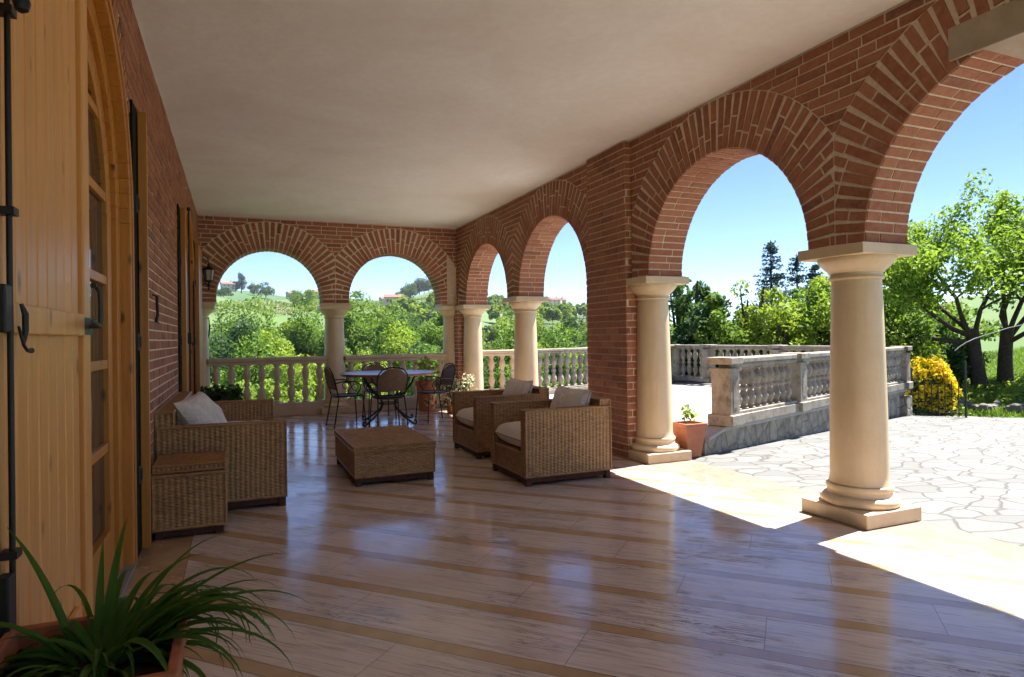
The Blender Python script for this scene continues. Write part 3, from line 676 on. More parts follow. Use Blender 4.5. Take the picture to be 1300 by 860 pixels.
def arched_door(c, cz, rad, name_label):
    root = empty('arched_door', (XL, c, 0)); tag(root, name_label, 'door', 'arched doors of the house'); off = (-XL, -c, 0)
    mb = MB(); arch_band(mb, XL-.20, XL+.014, c, cz, rad-.045, rad-.002); arch_band(mb, XL-.10, XL-.035, c, cz, rad-.15, rad-.047); arch_band(mb, XL-.11, XL-.06, c, cz, rad-.24, rad-.152); arch_band(mb, XL-.02, XL+.022, c, cz, rad+.002, rad+.035)
    mb.build('frame', M['pinef'], root, loc=off, bevel=.004)
    ri = rad-.24
    for s in (-1, 1):           # two glazed leaves
        y0, y1 = (c-ri, c-.002) if s < 0 else (c+.002, c+ri)
        leaf = MB()
        st = .085; xa, xb = XL-.095, XL-.05
        ya, yb_ = (y0, y0+st) if s < 0 else (y1-st, y1)
        leaf.box(xa, xb, ya, yb_, .03, arch_top(c, cz, ri, ya if s > 0 else yb_)-.02 if False else cz)
        m0, m1 = (y1-st, y1) if s < 0 else (y0, y0+st)
        leaf.box(xa, xb, m0, m1, .03, arch_top(c, cz, ri, (m0+m1)/2)-.03)
        leaf.box(xa, xb, min(ya, m0)+st, max(yb_, m1)-st, .03, .30)
        zs = [.30, .72, 1.14, 1.56, 1.98, 2.35]
        for z in zs[1:]:
            dy = math.sqrt(max(ri*ri-(max(z-cz, 0))**2, 0)); a, b = (max(y0, c-dy), y1) if s < 0 else (y0, min(y1, c+dy))
            if b-a > .1: leaf.box(xa+.006, xb-.006, a+.01, b-.01, z-.022, z+.022)
        ym = (y0+y1)/2; 
        n = 14
        for i in range(n):      # curved top rail
            t0, t1 = math.pi/2*i/n, math.pi/2*(i+1)/n
            pts = [(c+s*r_*math.cos(t), cz+r_*math.sin(t)) for r_, t in ((ri, t0), (ri, t1), (ri-st, t1), (ri-st, t0))]
            vs = [(xa+.002,)+p for p in pts]+[(xb-.002,)+p for p in pts]
            leaf.add(vs, [(0,1,2,3),(7,6,5,4),(0,4,5,1),(1,5,6,2),(2,6,7,3),(3,7,4,0)])
        lf = leaf.build('door_leaf', M['pinef'], root, loc=off, bevel=.003)
        g = MB(); pts = [(y0+.01, .3)]+[(y1-.01, .3)]
        xs = XL-.075; k = 12; arcp = [(c+s*(ri-.02)*math.cos(math.pi/2*i/k), cz+(ri-.02)*math.sin(math.pi/2*i/k)) for i in range(k+1)]
        base = [(c+s*.01, .31), (c+s*(ri-.01), .31)]
        poly = base+arcp
        g.add([(xs,)+p for p in poly]+[(xs-.006,)+p for p in poly], [tuple(range(len(poly))), tuple(range(len(poly), 2*len(poly)))[::-1]])
        g.build('pane', M['glass'], lf)
    mb = MB(); mb.box(XL-.30, XL+.02, c-rad-.02, c+rad+.02, .003, .028); mb.build('threshold', M['sill'], root, loc=off, bevel=.004)
    mb = MB(); mb.box(XL-.26, XL-.25, c-rad+.01, c+rad-.01, .03, cz+.9); mb.build('curtain', M['curtain'], root, loc=off)
    return root
arched_door(*D1, 'large arched pine door with small panes, behind the big plant')
arched_door(*D2, 'farther arched pine door reflecting the light, beyond the sofa')

def board_leaf(mb, x0, x1, y0, y1, z0, z1, n, top=None):
    w_ = (y1-y0)/n
    for i in range(n):
        a, b = y0+i*w_+.0025, y0+(i+1)*w_-.0025
        za = top(a) if top else z1; zb = top(b) if top else z1
        ch = .007
        vs = []
        for (y, x) in ((a, x0), (b, x0), (b, x1-ch), (b-ch, x1), (a+ch, x1), (a, x1-ch)):
            vs.append((x, y, z0))
        for (y, x) in ((a, x0), (b, x0), (b, x1-ch), (b-ch, x1), (a+ch, x1), (a, x1-ch)):
            vs.append((x, y, za if abs(y-a) < .01 else zb))
        mb.add(vs, [(5,4,3,2,1,0),(6,7,8,9,10,11)]+[(i_, (i_+1) % 6, (i_+1) % 6+6, i_+6) for i_ in range(6)])
top1 = lambda y: arch_top(3.15, 1.93, 1.0, min(max(y, 2.16), 3.1)) if y > 2.16 else 1.95+.0*y
topf = lambda y: 1.93+math.sqrt(max(1.02**2-(3.15-max(y, 2.14))**2, .0))+.25
sh = empty('shutter', (-.5, 2.2, 0)); tag(sh, 'big boarded pine shutter filling the left edge, with black bolt rod and lever latch', 'shutter', 'pine shutters of the arched doors')
off = (.5, -2.2, 0)
mb = MB(); board_leaf(mb, -.535, -.506, 1.86, 2.66, .04, 2.9, 8); mb.build('boards', M['pine'], sh, loc=off)
mb = MB(); mb.box(-.537, -.498, 2.712, 2.815, .04, 2.88); mb.box(-.537, -.516, 2.662, 2.710, .04, 2.88); mb.build('stile', M['pine'], sh, loc=off, bevel=.006)
mb = MB(); mb.box(-.5355, -.522, 1.19, 2.66, .05, 2.88); mb.build('backing', M['darkwood'], sh, loc=off)
mb = MB(); board_leaf(mb, -.535, -.506, 1.18, 1.84, .04, 2.9, 6); mb.build('boards', M['pine'], sh, loc=off)
mb = MB(); mb.box(-.504, -.484, 1.87, 2.64, 1.272, 1.348); mb.build('crossbar', M['pine'], sh, loc=off, bevel=.004)
mb = MB(); mb.box(-.504, -.484, 1.87, 2.56, .30, .37); mb.build('crossbar', M['pine'], sh, loc=off, bevel=.004)
mb = MB(); mb.tube([(-.486, 1.845, .05), (-.486, 1.845, 2.9)], .0065, 10)
for z in (.75, 1.55, 2.02): mb.box(-.506, -.472, 1.825, 1.865, z, z+.018)
mb.build('bolt_rod', M['iron'], sh, loc=off, smooth=True)
for z0, z1 in ((1.275, 1.385), (.56, .72)):
    mb = MB(); mb.box(-.505, -.478, 1.785, 1.836, z0, z1); mb.box(-.505, -.485, 1.855, 1.868, z0+.02, z1-.02); mb.build('lock_case', M['iron'], sh, loc=off, bevel=.004)
mb = MB(); mb.tube([(-.475,1.865,1.29),(-.468,1.86,1.265),(-.465,1.865,1.245),(-.462,1.88,1.232),(-.46,1.905,1.232)], [.003,.004,.004,.004,.007], 8); mb.tube([(-.475,1.885,1.345),(-.468,1.89,1.32),(-.468,1.891,1.28),(-.470,1.885,1.25)], [.004,.0075,.007,.004], 8)
mb.build('handle', M['iron'], sh, loc=off, smooth=True)
mb = MB(); mb.box(-.498, -.488, 2.645, 2.79, 1.278, 1.338); mb.tube([(-.484,2.71,1.305),(-.452,2.71,1.307),(-.448,2.65,1.312),(-.445,2.57,1.318),(-.442,2.51,1.318)], [.006,.007,.007,.012,.004], 8)
mb.tube([(-.488,2.77,1.31),(-.462,2.77,1.31),(-.458,2.77,1.33),(-.458,2.77,1.40),(-.460,2.77,1.435),(-.47,2.76,1.452),(-.474,2.73,1.455)], [.008,.012,.009,.008,.009,.008,.011], 8)
mb.build('latch', M['iron2'], sh, loc=off, smooth=True)
# far leaf of the same door, folded back on the wall beyond it
def end_leaf(name_label, y0, y1, z1, xa=-.522, xb=-.474, turn=.035):
    r = empty('shutter', (xa, y0, 0)); tag(r, name_label, 'shutter', 'pine shutters of the arched doors')
    mb = MB(); mb.add([(0,0,.04),(.048,0,.04),(.048-turn,y1-y0,.04),(-turn*.4,y1-y0,.04),(0,0,z1),(.048,0,z1),(.048-turn,y1-y0,z1),(-turn*.4,y1-y0,z1)], [(0,3,2,1),(4,5,6,7),(0,1,5,4),(1,2,6,5),(2,3,7,6),(3,0,4,7)])
    mb.build('panel', M['pinef'], r, bevel=.004)
    mb = MB(); mb.box(-.018, -.003, -.17, .02, .03, z1+.01); mb.build('gap_shade_strip', M['black'], r)  # black strip painting in the dark shaded gap between door frame and leaf
    for z in (.48, 1.25, 2.05):
        mb = MB(); mb.tube([(-.004, -.03, z-.05), (-.004, -.03, z+.05)], .012, 8); mb.box(-.003, .01, -.04, .0, z-.03, z+.03); mb.build('hinge', M['iron2'], r)
    return r
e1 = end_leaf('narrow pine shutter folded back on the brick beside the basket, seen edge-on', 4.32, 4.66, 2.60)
mb = MB(); mb.tube([(.03,.36,1.55),(.055,.36,1.54),(.06,.36,1.42),(.05,.36,1.38),(.06,.42,1.37)], [.006,.009,.009,.010,.005], 8); mb.build('handle', M['iron'], e1, smooth=True)
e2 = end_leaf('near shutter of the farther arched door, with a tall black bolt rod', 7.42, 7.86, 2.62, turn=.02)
mb = MB(); mb.tube([(.058,.36,.05),(.058,.36,2.68)], .009, 8); mb.box(.04,.075,.33,.39,1.22,1.34); mb.tube([(.06,.36,1.25),(.10,.36,1.20),(.10,.42,1.16)], .008, 8); mb.lathe([(.016,0),(.02,.02),(.01,.04)], (.058,.36,2.66), 10); mb.build('bolt_rod', M['iron'], e2, smooth=True)
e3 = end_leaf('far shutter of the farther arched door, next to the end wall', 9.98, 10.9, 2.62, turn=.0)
# lanterns
def lantern(loc, rz, label):
    r = empty('wall_lantern', loc, rz); tag(r, label, 'lantern', 'black wrought iron wall lanterns')
    mb = MB(); mb.lathe([(.004,-.245),(.012,-.24),(.016,-.225),(.012,-.212),(.008,-.208),(.020,-.195),(.027,-.175),(.024,-.155),(.012,-.140),(.022,-.128),(.045,-.118),(.052,-.108),(.05,-.10)], seg=16); mb.build('finial', M['iron'], r, smooth=True)
    mb = MB(); mb.lathe([(.058,-.098),(.078,.06),(.076,.062)], seg=6); mb.build('lamp_glass', M['lampglass'], r)
    mb = MB()
    for k in range(6):
        a = 2*math.pi*k/6; mb.tube([(.060*math.cos(a), .060*math.sin(a), -.1), (.081*math.cos(a), .081*math.sin(a), .064)], .006, 6)
    mb.lathe([(.063,-.105),(.063,-.095)], seg=6); mb.lathe([(.088,.062),(.092,.072),(.078,.09),(.05,.115),(.022,.125),(.018,.14),(.024,.15),(.01,.165),(.004,.18)], seg=6); mb.build('cage', M['iron'], r)
    mb = MB(); mb.tube([(0,0,.17),(-.01,0,.24),(-.05,0,.285),(-.10,0,.27),(-.13,0,.22),(-.145,0,.15)], .008, 8)
    mb.tube([(.02,0,-.16),(-.03,0,-.15),(-.07,0,-.115),(-.11,0,-.12),(-.145,0,-.08)], .007, 8)
    mb.box(-.16, -.146, -.03, .03, -.13, .22); mb.build('bracket', M['iron'], r, smooth=True)
    return r
lantern((-.385, 1.55, 2.15), 0, 'black lantern whose lower tip hangs in at the top left corner')
lantern((-.385, 11.0, 2.28), R(0), 'small black lantern beside the left far arch')
# iron key/hook on the far half column
mb = MB(); mb.tube([(-.40,11.20,1.62),(-.39,11.18,1.45),(-.40,11.17,1.30)], [.008,.014,.01], 6); tag(mb.build('iron_hook', M['iron'], smooth=True), 'dark iron hook hanging on the half column under the far lantern', 'hook')

# ------------------------------------------------------------------ wicker furniture
def weave(O, U, V, lu, lv, p=.034, q=.0125, A=.0050, seed=0, rib=.55, alt=.5):
    """woven sheet: vertices, faces"""
    U = np.array(U, float); V = np.array(V, float); N = np.cross(U, V)
    nu = max(2, int(round(lu/p))*6); nv = max(2, int(round(lv/q))*2)
    u = np.linspace(0, lu, nu+1); v = np.linspace(0, lv, nv+1); r_ = np.random.default_rng(seed)
    ur, vr = np.meshgrid(u, v, indexing='ij')
    row = np.floor(vr/lv*(nv/2)-1e-6).astype(int); row = np.clip(row, 0, nv//2)
    amp = 1+r_.uniform(-.35, .35, row.max()+1); sh_ = r_.uniform(-.12, .12, row.max()+1)
    uu = ur/lu*(nu/6)
    h = A*(rib*np.cos(2*np.pi*uu+sh_[row])+alt*amp[row]*np.cos(np.pi*uu+np.pi*(row % 2))); 
    crest = np.abs(np.sin(np.pi*vr/lv*(nv/2)))
    h = h*(.55+.45*crest)+A*(crest-1)*.45+r_.normal(0, A*.12, h.shape)
    edge = np.minimum(np.minimum(ur, lu-ur), np.minimum(vr, lv-vr)); h = h*np.clip(edge/.008, 0, 1)
    ur2 = ur+np.sin(vr*9+seed)*.0025*np.clip(edge/.03, 0, 1)
    P = np.array(O)+ur2[..., None]*U+vr[..., None]*V+h[..., None]*N
    I, J = np.meshgrid(np.arange(nu), np.arange(nv), indexing='ij'); b = (I*(nv+1)+J).ravel()
    return P.reshape(-1, 3), np.stack([b, b+nv+1, b+nv+2, b+1], 1)
class WV:
    def __init__(s, seed=1): s.V = []; s.F = []; s.n = 0; s.seed = seed
    def sheet(s, *a, **k):
        s.seed += 1; v, f = weave(*a, seed=s.seed, **k); s.V.append(v); s.F.append(f+s.n); s.n += len(v)
    def block(s, x0, x1, y0, y1, z0, z1, faces='xXyYT', **k):
        """woven box: x=-X side, X=+X side, y,Y, T top"""
        h = z1-z0
        if 'y' in faces: s.sheet((x0,y0,z0),(1,0,0),(0,0,1),x1-x0,h,**k)
        if 'X' in faces: s.sheet((x1,y0,z0),(0,1,0),(0,0,1),y1-y0,h,**k)
        if 'Y' in faces: s.sheet((x1,y1,z0),(-1,0,0),(0,0,1),x1-x0,h,**k)
        if 'x' in faces: s.sheet((x0,y1,z0),(0,-1,0),(0,0,1),y1-y0,h,**k)
        if 'T' in faces:
            if x1-x0 > y1-y0: s.sheet((x0,y0,z1),(1,0,0),(0,1,0),x1-x0,y1-y0,**k)
            else: s.sheet((x1,y0,z1),(0,1,0),(-1,0,0),y1-y0,x1-x0,**k)
        # rounded plaited edges
        r = .009; m = MB()
        for (a, b) in (((x0,y0),(x1,y0)),((x1,y0),(x1,y1)),((x1,y1),(x0,y1)),((x0,y1),(x0,y0))):
            for z in (z1-.006,): m.tube([(*a, z), (*b, z)], r, 6)
            m.tube([(*a, z0), (*a, z1-.006)], r*.8, 6)
            m.tube([(*a, z0+.008), (*b, z0+.008)], r*.9, 6)
        f = [q for q in m.f if len(q) == 4]; s.V.append(np.array(m.v)); s.F.append(np.array(f)+s.n); s.n += len(m.v)
    def build(s, name, parent, mat=None): return np_mesh(name, np.concatenate(s.V), np.concatenate(s.F), mat or M['wicker'], parent, smooth=True)
def cushion(parent, name, w_, d_, h, loc, rot=(0,0,0), piping=True, power=3.2, pinch=.0, fabric=None, top=False):
    n = 22; mb = MB(); g = {}
    def sp(t): return t
    V = []; Fq = []
    for sgn in (1, -1):
        for i in range(n+1):
            for j in range(n+1):
                a, b = i/n*2-1, j/n*2-1
                e = (1-abs(a)**power)**.5*(1-abs(b)**power)**.5 if abs(a) < 1 and abs(b) < 1 else 0
                pin = 1-pinch*(1-abs(a)**2)*abs(b)**6 if pinch else 1
                pinb = 1-pinch*(1-abs(b)**2)*abs(a)**6 if pinch else 1
                wr = .006*math.sin(7*a+3*b)+.005*math.sin(11*b-4*a+2)
                V.append((a*w_/2*pinb, b*d_/2*pin, sgn*(h/2)*e*(1+wr*6)+(wr*.4 if e > .2 else 0)))
    q = (n+1)**2
    for i in range(n):
        for j in range(n):
            a = i*(n+1)+j; Fq.append((a, a+n+1, a+n+2, a+1)); Fq.append((q+a, q+a+1, q+a+n+2, q+a+n+1))
    o = np_mesh(name, np.array(V), np.array(Fq), fabric or M['fabric'], parent, smooth=True); o.location = loc; o.rotation_euler = rot
    if piping:
        m = MB(); m.tube([(V[i*(n+1)][0], V[i*(n+1)][1], 0) for i in range(n+1)]+[(V[n*(n+1)+j][0], V[n*(n+1)+j][1], 0) for j in range(1, n+1)]+[(V[i*(n+1)+n][0], V[i*(n+1)+n][1], 0) for i in range(n-1, -1, -1)]+[(V[j][0], V[j][1], 0) for j in range(n-1, -1, -1)], .0035, 6)
        p = m.build('piping', M['piping'], o, smooth=True)
    return o
def base_frame(parent, x0, x1, y0, y1, h=.07):
    for x in (x0+.03, x1-.03):
        for y in (y0+.03, y1-.03):
            mb = MB(); mb.box(x-.025, x+.025, y-.025, y+.025, 0, h-.002); mb.build('leg', M['darkwood'], parent, bevel=.004)
    mb = MB(); i = .012
    mb.box(x0+i, x0+i+.02, y0+.058, y1-.058, h-.042, h-.003); mb.box(x1-i-.02, x1-i, y0+.058, y1-.058, h-.042, h-.003)
    mb.box(x0+.058, x1-.058, y0+i, y0+i+.02, h-.042, h-.003); mb.box(x0+.058, x1-.058, y1-i-.02, y1-i, h-.042, h-.003); mb.build('base_rail', M['darkwood'], parent)
def make_armchair():
    """faces -X; footprint 0..-? centred"""
    r = empty('wicker_armchair'); D, W, t = .82, .79, .085
    x0, x1, y0, y1 = -D/2, D/2, -W/2, W/2
    base_frame(r, x0, x1, y0, y1)
    wv = WV(3); wv.block(x0, x1, y0, y0+t, .07, .635, 'yYxT'); wv.build('arm', r)
    wv = WV(13); wv.block(x0, x1, y1-t, y1, .07, .635, 'yYxT'); wv.build('arm', r)
    wv = WV(23); wv.block(x1-.10, x1+.002, y0+.01, y1-.01, .07, .695, 'xXyYT'); wv.build('backrest', r)
    wv = WV(33); wv.block(x0+.006, x1-.11, y0+t, y1-t, .07, .275, 'xT'); wv.build('seat_base', r)
    cushion(r, 'seat_cushion', D-.13, W-2*t-.01, .21, (-.075, 0, .375), power=5)
    cushion(r, 'back_cushion', .44, W-2*t+.0, .20, (.20, 0, .565), rot=(0, R(-72), 0), power=2.4, pinch=.08)
    return r
a1 = make_armchair(); a1.location = (2.605, 5.27, 0); tag(a1, 'wicker armchair with white cushions, the nearer of the two by the brick pier', 'armchair', 'wicker armchairs by the pier')
a2 = dup(a1, (2.66, 6.60, 0), label='wicker armchair with white cushions, the farther of the two, partly hidden behind the other'); a2.scale = (1, 1, 1)
# sofa against the wall, faces +X
def make_sofa():
    r = empty('wicker_sofa', (-.09, 6.14, 0)); tag(r, 'long wicker sofa standing against the brick house wall', 'sofa')
    x0, x1, y0, y1 = -.43, .425, -1.0, 1.0; t = .085
    base_frame(r, x0, x1, y0, y1)
    for (a, b, sdd) in ((y0, y0+t, 53), (y1-t, y1, 63)):
        wv = WV(sdd); wv.block(x0, x1, a, b, .07, .64, 'yYXT'); wv.build('arm', r)
    wv = WV(73); wv.block(x0-.01, x0+.10, y0+.01, y1-.01, .07, .75, 'XyYT'); wv.build('backrest', r, M['wicker'])
    wv = WV(83); wv.block(x0+.10, x1-.006, y0+t, y1-t, .07, .27, 'XT'); wv.build('seat_base', r)
    for k in range(2): cushion(r, 'seat_cushion', .70, .90, .19, (.06, -.457+k*.914, .365), power=5)
    return r
make_sofa()
pl = cushion(None, 'pillow', .42, .42, .24, (-.245, 5.50, .645), rot=(R(14), R(58), R(-10)), power=2.0, pinch=.06, piping=False); tag(pl, 'plump off-white pillow leaning in the near corner of the sofa', 'pillow')
# ottoman table
ot = empty('wicker_ottoman', (1.25, 6.08, 0)); tag(ot, 'low rectangular wicker ottoman table between sofa and armchairs', 'ottoman')
base_frame(ot, -.345, .345, -.57, .57)
wv = WV(91); wv.block(-.345, .345, -.57, .57, .07, .285, 'xXyY', rib=.15, alt=.8, p=.03); wv.build('body', ot)
wv = WV(95); wv.block(-.352, .352, -.577, .577, .287, .340, 'xXyYT', p=.03, q=.016, A=.006, rib=.2, alt=.9); wv.build('top', ot)
# basket
bs = empty('wicker_basket', (-.285, 4.80, 0)); tag(bs, 'square wicker storage basket with a darker lid in front of the sofa arm', 'basket')
base_frame(bs, -.205, .20, -.2, .2, .055)
wv = WV(101); wv.block(-.208, .208, -.21, .21, .055, .405, 'xXyY', p=.034, q=.010); wv.build('body', bs)
mb = MB(); mb.tube([(-.212,-.214,.40),(.212,-.214,.40),(.212,.214,.40),(-.212,.214,.40),(-.212,-.214,.40)], .011, 8); mb.build('rim', M['wicker'], bs, smooth=True)
wv = WV(111); wv.block(-.205, .205, -.207, .207, .415, .468, 'xXyYT', p=.028, q=.012, A=.005); wv.build('lid', bs, m_wicker('wicker_lid', (.24,.10,.03), (.42,.22,.08)))

# ------------------------------------------------------------------ dining set
def circle(c, rx, ry, z, a0, a1, n=24): return [(c[0]+rx*math.cos(a0+(a1-a0)*i/n), c[1]+ry*math.sin(a0+(a1-a0)*i/n), z) for i in range(n+1)]
tb = empty('round_table', (2.05, 9.45, 0)); tag(tb, 'round stone-topped table on curled black iron legs', 'table')
mb = MB(); mb.lathe([(.0,.728),(.665,.728),(.668,.748),(.0,.750)], seg=64); mb.build('table_top', M['tabletop'], tb, smooth=True)
mb = MB(); mb.lathe([(.669,.716),(.690,.718),(.694,.735),(.690,.752),(.669,.7525)], seg=64); mb.build('rim', M['tablerim'], tb, smooth=True)
mb = MB(); mb.lathe([(.5,.708),(.52,.708),(.52,.724),(.5,.724)], seg=40); mb.build('ring', M['iron'], tb)
for k in range(4):
    a = R(35+90*k); ca, sa = math.cos(a), math.sin(a); P = [(.50,.71),(.44,.60),(.33,.48),(.17,.38),(.12,.30),(.16,.22),(.30,.12),(.44,.04),(.49,.022),(.525,.035),(.53,.06),(.51,.078),(.488,.07)]
    mb = MB(); mb.tube([(r_*ca, r_*sa, z) for r_, z in P], .014, 8); mb.tube([(r_*ca, r_*sa, z) for r_, z in [(.36,.70),(.30,.60),(.20,.52),(.16,.42),(.17,.38)]], .010, 8)
    mb.build('leg', M['iron'], tb, smooth=True)
mb = MB(); mb.tube(circle((0,0), .15, .15, .30, 0, 2*math.pi), .010, 6); mb.build('ring', M['iron'], tb, smooth=True)
def make_chair():
    """faces +Y; back towards -Y"""
    r = empty('metal_chair'); I = M['iron']
    sw, sz = .21, .44
    seat = MB(); n = 20
    pts = [(sw*1.0*math.copysign(abs(math.cos(t))**.6, math.cos(t)), .20*math.copysign(abs(math.sin(t))**.7, math.sin(t))) for t in [2*math.pi*i/28 for i in range(28)]]
    seat.add([(x, y, sz-.012-.012*(1-(x/.21)**2)) for x, y in pts]+[(x, y, sz-.002) for x, y in pts], [tuple(range(28, 56)), tuple(range(28))[::-1]]+[(i, (i+1) % 28, (i+1) % 28+28, i+28) for i in range(28)])
    seat.build('seat', M['wickerd'], r)
    mb = MB(); mb.tube([(x*1.03, y*1.03, sz) for x, y in pts+[pts[0]]], .010, 8); mb.build('seat_frame', I, r, smooth=True)
    for s in (-1, 1):
        mb = MB(); mb.tube([(s*.19, .17, sz), (s*.20, .19, .22), (s*.215, .205, 0)], .0095, 8); mb.build('leg', I, r, smooth=True)
        mb = MB(); mb.tube([(s*.185, -.17, sz), (s*.20, -.21, .22), (s*.21, -.25, 0)], .0095, 8); mb.build('leg', I, r, smooth=True)
        # arm rest with scroll
        mb = MB(); mb.tube([(s*.205,-.245,.62),(s*.235,-.12,.655),(s*.24,.04,.65),(s*.235,.12,.60),(s*.22,.13,.54),(s*.21,.08,.47),(s*.20,.10,.44)], .009, 8)
        cc = [(s*.232, .045+.045*math.cos(t), .565+.045*math.sin(t)) for t in [i/12*2*math.pi for i in range(12)]]; mb.tube(cc, .006, 6); mb.build('arm_rest', I, r, smooth=True)
    bp = [(-.17,-.18,sz),(-.20,-.205,.54),(-.212,-.235,.66),(-.20,-.262,.76),(-.15,-.28,.825),(-.07,-.288,.85),(0,-.29,.856),(.07,-.288,.85),(.15,-.28,.825),(.20,-.262,.76),(.212,-.235,.66),(.20,-.205,.54),(.17,-.18,sz)]
    mb = MB(); mb.tube(bp, .010, 8); mb.build('back_frame', I, r, smooth=True)
    V = []; Fq = []; nu, nv = 56, 44
    for i in range(nu+1):
        u = i/nu*2-1
        for j in range(nv+1):
            v = j/nv; z = .535+v*(.29-.055*abs(u)**2.4); hw = np.interp(z, [.53,.66,.76,.825,.85], [.188,.200,.190,.150,.10]) if False else .195
            zt = .838-.10*abs(u)**3; zb = .53; z = zb+(zt-zb)*v
            y = -.20-(z-.53)*.29-.012*(1-u*u); x = u*np.interp(z, [.53,.66,.74,.84], [.188,.202,.196,.170])
            h = .0035*math.cos(math.pi*i/2+math.pi*(j//2 % 2))*(1 if j % 2 else .3)
            V.append((x, y+h, z))
    for i in range(nu):
        for j in range(nv):
            a = i*(nv+1)+j; Fq.append((a, a+nv+1, a+nv+2, a+1))
    np_mesh('back_panel', np.array(V), np.array(Fq), M['wickerd'], r, smooth=True)
    return r
ch = make_chair(); ch.location = (1.93, 8.93, 0); ch.rotation_euler = (0,0,R(3)); tag(ch, 'metal chair with woven rounded back turned to the camera, in front of the table', 'chair', 'metal chairs round the dining table')
dup(ch, (1.46, 9.50, 0), R(-82), 'metal chair at the left side of the round table, near the middle column')
dup(ch, (2.72, 9.38, 0), R(100), 'metal chair at the right side of the table, beside the terracotta pots')
dup(ch, (2.05, 10.14, 0), R(182), 'metal chair on the far side of the table, only its rounded top showing')

# ------------------------------------------------------------------ plants in pots
def leaf_cloud(C, rad, n, size, seed, up=.3, aspect=1.0):
    """n random quads round points C"""
    r_ = np.random.default_rng(seed); k = r_.integers(0, len(C), n); C = np.asarray(C); rad = np.broadcast_to(np.asarray(rad, float), (len(C),)) if np.ndim(rad) < 2 else np.asarray(rad)
    d = r_.normal(size=(n, 3)); d /= np.linalg.norm(d, axis=1)[:, None]; rr = r_.uniform(.25, 1, n)**.5
    P = C[k]+d*(rad[k]*rr)[:, None] if rad.ndim == 1 else C[k]+d*rad[k]*rr[:, None]
    N = d*.6+r_.normal(size=(n, 3))*.7; N[:, 2] += up; N /= np.linalg.norm(N, axis=1)[:, None]
    A = np.cross(N, r_.normal(size=(n, 3))); A /= np.linalg.norm(A, axis=1)[:, None]; B = np.cross(N, A)
    s = size*r_.uniform(.45, 1.45, n)[:, None]; A = A*s*aspect; B = B*s
    V = np.stack([P-A, P-B*.55+A*.1, P+A, P+B*.55+A*.1], 1).reshape(-1, 3); return V, np.arange(4*n).reshape(-1, 4)
def strap_plant(root_loc, box, label):
    r = empty('planter', root_loc); tag(r, label, 'potted plant'); W, D, H = box
    mb = MB(); w1, d1 = W*.8, D*.8; t = .022
    def ringz(z, w_, d_): return [(-w_/2,-d_/2,z),(w_/2,-d_/2,z),(w_/2,d_/2,z),(-w_/2,d_/2,z)]
    L = [ringz(0, w1, d1), ringz(H-.05, W*.95, D*.95), ringz(H-.049, W, D), ringz(H, W, D), ringz(H, W-2*t, D-2*t), ringz(H-.07, W-2*t-.01, D-2*t-.01)]
    vs = [p for q in L for p in q]; fs = [(3,2,1,0)]
    for i in range(len(L)-1):
        for k in range(4): fs.append((i*4+k, i*4+(k+1) % 4, i*4+4+(k+1) % 4, i*4+4+k))
    mb.add(vs, fs); mb.build('pot', M['terra'], r, bevel=.008)
    mb = MB(); mb.add([(x*.97, y*.97, H-.045+.0*x) for x, y, z in ringz(0, W-2*t, D-2*t)], [(0,1,2,3)]); mb.build('soil', M['soil'], r)
    return r
pr = strap_plant((-.300, 1.62, 0), (.375, .39, .60), 'terracotta planter of long strap leaves in the near left corner')
def blade(mb, base, az, L, w0, lift, droop, n=11, twist=0, hd=None):
    """arching strap leaf: starts at elevation lift, bends down by droop along its length"""
    p = Vector(base); el = lift; pts = []; az0 = az
    for i in range(n+1):
        t = i/n; pts.append((p.copy(), el, az, t)); st = L/n
        p = p+Vector((math.cos(el)*math.cos(az), math.cos(el)*math.sin(az), math.sin(el)))*st; el -= droop*(.35+1.3*t)/n; az += twist/n
    vs = []
    for p, el, az, t in pts:
        wd = w0*(min(1, .55+t*2.5))*(1-t**2.6)*.5+.0006
        sd_ = Vector((-math.sin(az), math.cos(az), 0)); nn = Vector((-math.sin(el)*math.cos(az), -math.sin(el)*math.sin(az), math.cos(el)))
        vs += [p-sd_*wd+nn*wd*.45, p, p+sd_*wd+nn*wd*.45]
    fs = []
    for i in range(n):
        a = i*3; fs += [(a, a+3, a+4, a+1), (a+1, a+4, a+5, a+2)]
    mb.add(vs, fs)
def add_blade(*a, **k):
    mb = MB(); blade(mb, *a, **k); return mb.build('leaf', M['strap'], pr, smooth=True)
rr = random.Random(5)
for i in range(150):
    a = rr.uniform(0, 2*math.pi); L = rr.uniform(.32, .58); rad = rr.uniform(0, .09)
    if math.cos(a) < -.3: L *= .55
    if math.sin(a) < -.3: L *= .62
    add_blade((rad*math.cos(a)+.02, rad*math.sin(a)+.03, .53), a, L*.72, rr.uniform(.011, .024), rr.uniform(.35, 1.15), rr.uniform(1.5, 3.0), twist=rr.uniform(-.5, .5))
for (az, L, lift, dr, w_) in ((.45,.46,.62,.95,.020),(.2,.48,.55,1.5,.022),(.6,.44,.8,2.0,.022),(.05,.46,.6,2.1,.022),(-.2,.44,.5,1.9,.024),(1.15,.31,1.40,.35,.026),(2.5,.36,1.15,.5,.022),(1.5,.26,1.45,.2,.020),(.9,.38,.9,1.6,.018),(-.5,.36,.7,2.1,.024),(.3,.42,.7,2.4,.024),(-.9,.3,1.0,2.4,.03),(2.9,.26,.9,1.2,.026)):
    add_blade((.04*math.cos(az), .06*math.sin(az)+.05, .53), az, L, w_*.95, lift, dr, n=14)

